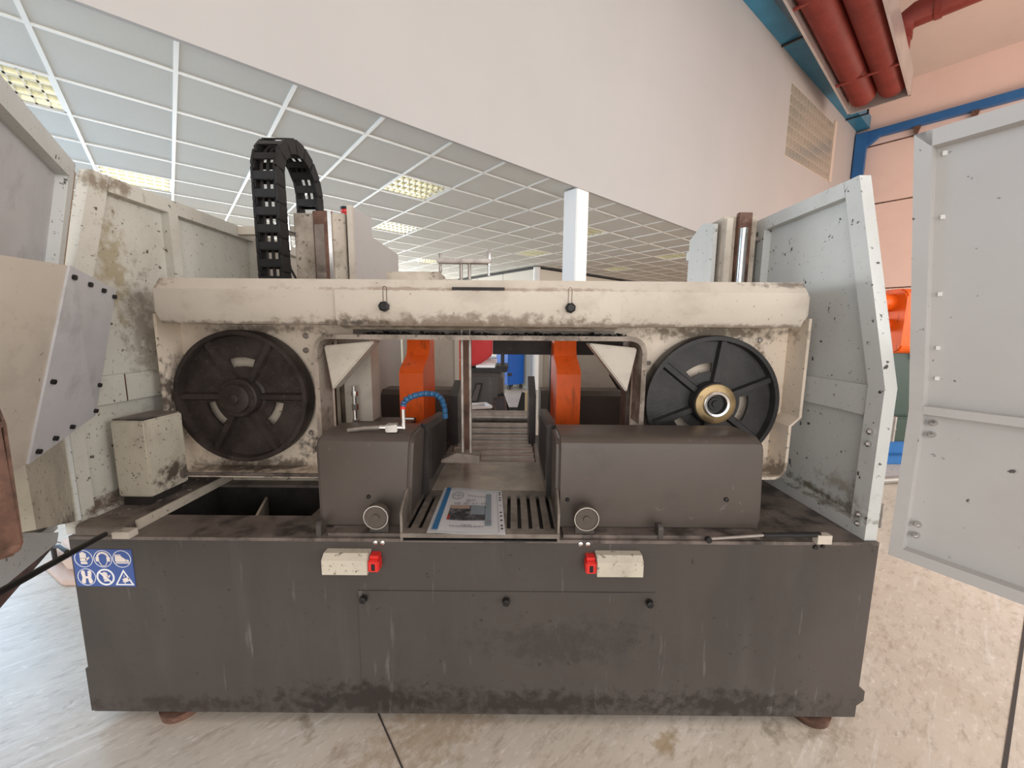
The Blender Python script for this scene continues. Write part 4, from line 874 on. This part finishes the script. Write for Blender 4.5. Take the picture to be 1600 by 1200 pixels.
# ================================================================== manual in a clear pocket on the tray
dz = .8015
mn = thing('manual_pocket', (-.16, 1.45, dz), 'printed manual in a clear punched pocket on the slotted tray', 'document')
A, B, C_, D = Vector((-.293, 1.283)), Vector((-.018, 1.272)), Vector((-.042, 1.652)), Vector((-.298, 1.688))
def pq(a, b, z=0):
    p = A.lerp(B, a).lerp(D.lerp(C_, a), b)
    return Vector((p.x, p.y, dz + z + .0015 * math.sin(a * 9 + b * 5) + .0015))
def sheet(a0, a1, b0, b1, z, th=.0012, n=8):
    mb = MB(); g = [[mb.bm.verts.new(pq(a0 + (a1 - a0) * i / n, b0 + (b1 - b0) * j / n, z)) for j in range(n + 1)] for i in range(n + 1)]
    for i in range(n):
        for j in range(n): mb.bm.faces.new((g[i][j], g[i + 1][j], g[i + 1][j + 1], g[i][j + 1]))
    bmesh.ops.solidify(mb.bm, geom=mb.bm.faces[:], thickness=-th)
    return mb
part(mn, 'pocket', sheet(0, 1, 0, 1, 0, .001), m_film)
part(mn, 'page', sheet(.13, .905, .035, .925, .002), m_paper)
part(mn, 'binding_strip', sheet(.05, .125, .06, .99, .002, .002), m_bluestrip, 'blue binding strip')
ed = part(mn, 'punched_edge', sheet(.925, .995, .0, .93, .002), m_paper)
for b in (.10, .16, .27, .36, .44, .60, .72, .78, .86, .91):
    p = pq(.96, b, .0036); part(ed, 'hole', MB().ring(p, p + Vector((0, 0, 1)), [(0, .005 if b != .60 else .003), (.0004, .005 if b != .60 else .003)], 10), m_black)
pg = sheet(.205, .735, .24, .545, .0045, .0006)
part(mn, 'cover_photo', pg, m_photo)
part(mn, 'photo_sky', sheet(.21, .5, .47, .545, .0052, .0005), m_peach)
part(mn, 'photo_cabinet', sheet(.52, .725, .35, .55, .0052, .0005), m_greyprint)
part(mn, 'photo_red', sheet(.205, .235, .24, .33, .0052, .0005), m_redp)
part(mn, 'print_band', sheet(.735, .82, .14, .86, .005, .0005), m_greyprint)
mb = MB(); n = 28
def ell(t, r): return pq(.28 + .095 * r * math.cos(t), .77 + .085 * r * math.sin(t), .0054)
for k in range(n):
    a, b = 2 * PI * k / n, 2 * PI * (k + 1) / n
    mb.slab([ell(a, 1), ell(b, 1), ell(b, .9), ell(a, .9)], (0, 0, .0005))
mb.slab([pq(.21, .766, .0054), pq(.35, .766, .0054), pq(.35, .776, .0054), pq(.21, .776, .0054)], (0, 0, .0005))
mb.slab([pq(.287, .70, .0054), pq(.293, .70, .0054), pq(.293, .84, .0054), pq(.287, .84, .0054)], (0, 0, .0005))
part(mn, 'oval_logo', mb, m_ink)
def text(body, a, b, size, stretch=1.6):
    cu = bpy.data.curves.new('print', 'FONT'); cu.body = body; cu.size = size; cu.align_x = 'CENTER'; cu.extrude = .0003
    tmp = bpy.data.objects.new('print', cu); COL.objects.link(tmp)
    me = bpy.data.meshes.new_from_object(tmp.evaluated_get(bpy.context.evaluated_depsgraph_get())); bpy.data.objects.remove(tmp)
    p = pq(a, b, .0068); mb = MB(); mb.bm.from_mesh(me)
    mb.xf(Matrix.Translation(p) @ Matrix.Diagonal((1, stretch, 1, 1))); bpy.data.meshes.remove(me)
    return part(mn, 'printed_text', mb, m_ink)
text('SAW', .5, .63, .018, 1.5)
text('HBP  360 - 410 - 620', .50, .56, .015, 1.6)
mb = MB(); random.seed(11)                       # print too small to read: rows of short ink dashes
for b, a0, a1 in ((.765, .44, .73), (.135, .42, .56), (.112, .27, .72)):
    a = a0
    while a < a1:
        l = random.uniform(.02, .05)
        mb.slab([pq(a, b, .0054), pq(min(a + l, a1), b, .0054), pq(min(a + l, a1), b + .012, .0054), pq(a, b + .012, .0054)], (0, 0, .0005)); a += l + .012
part(mn, 'small_print', mb, m_ink, kind='stuff')
text('CE', .778, .175, .018, 1.8)
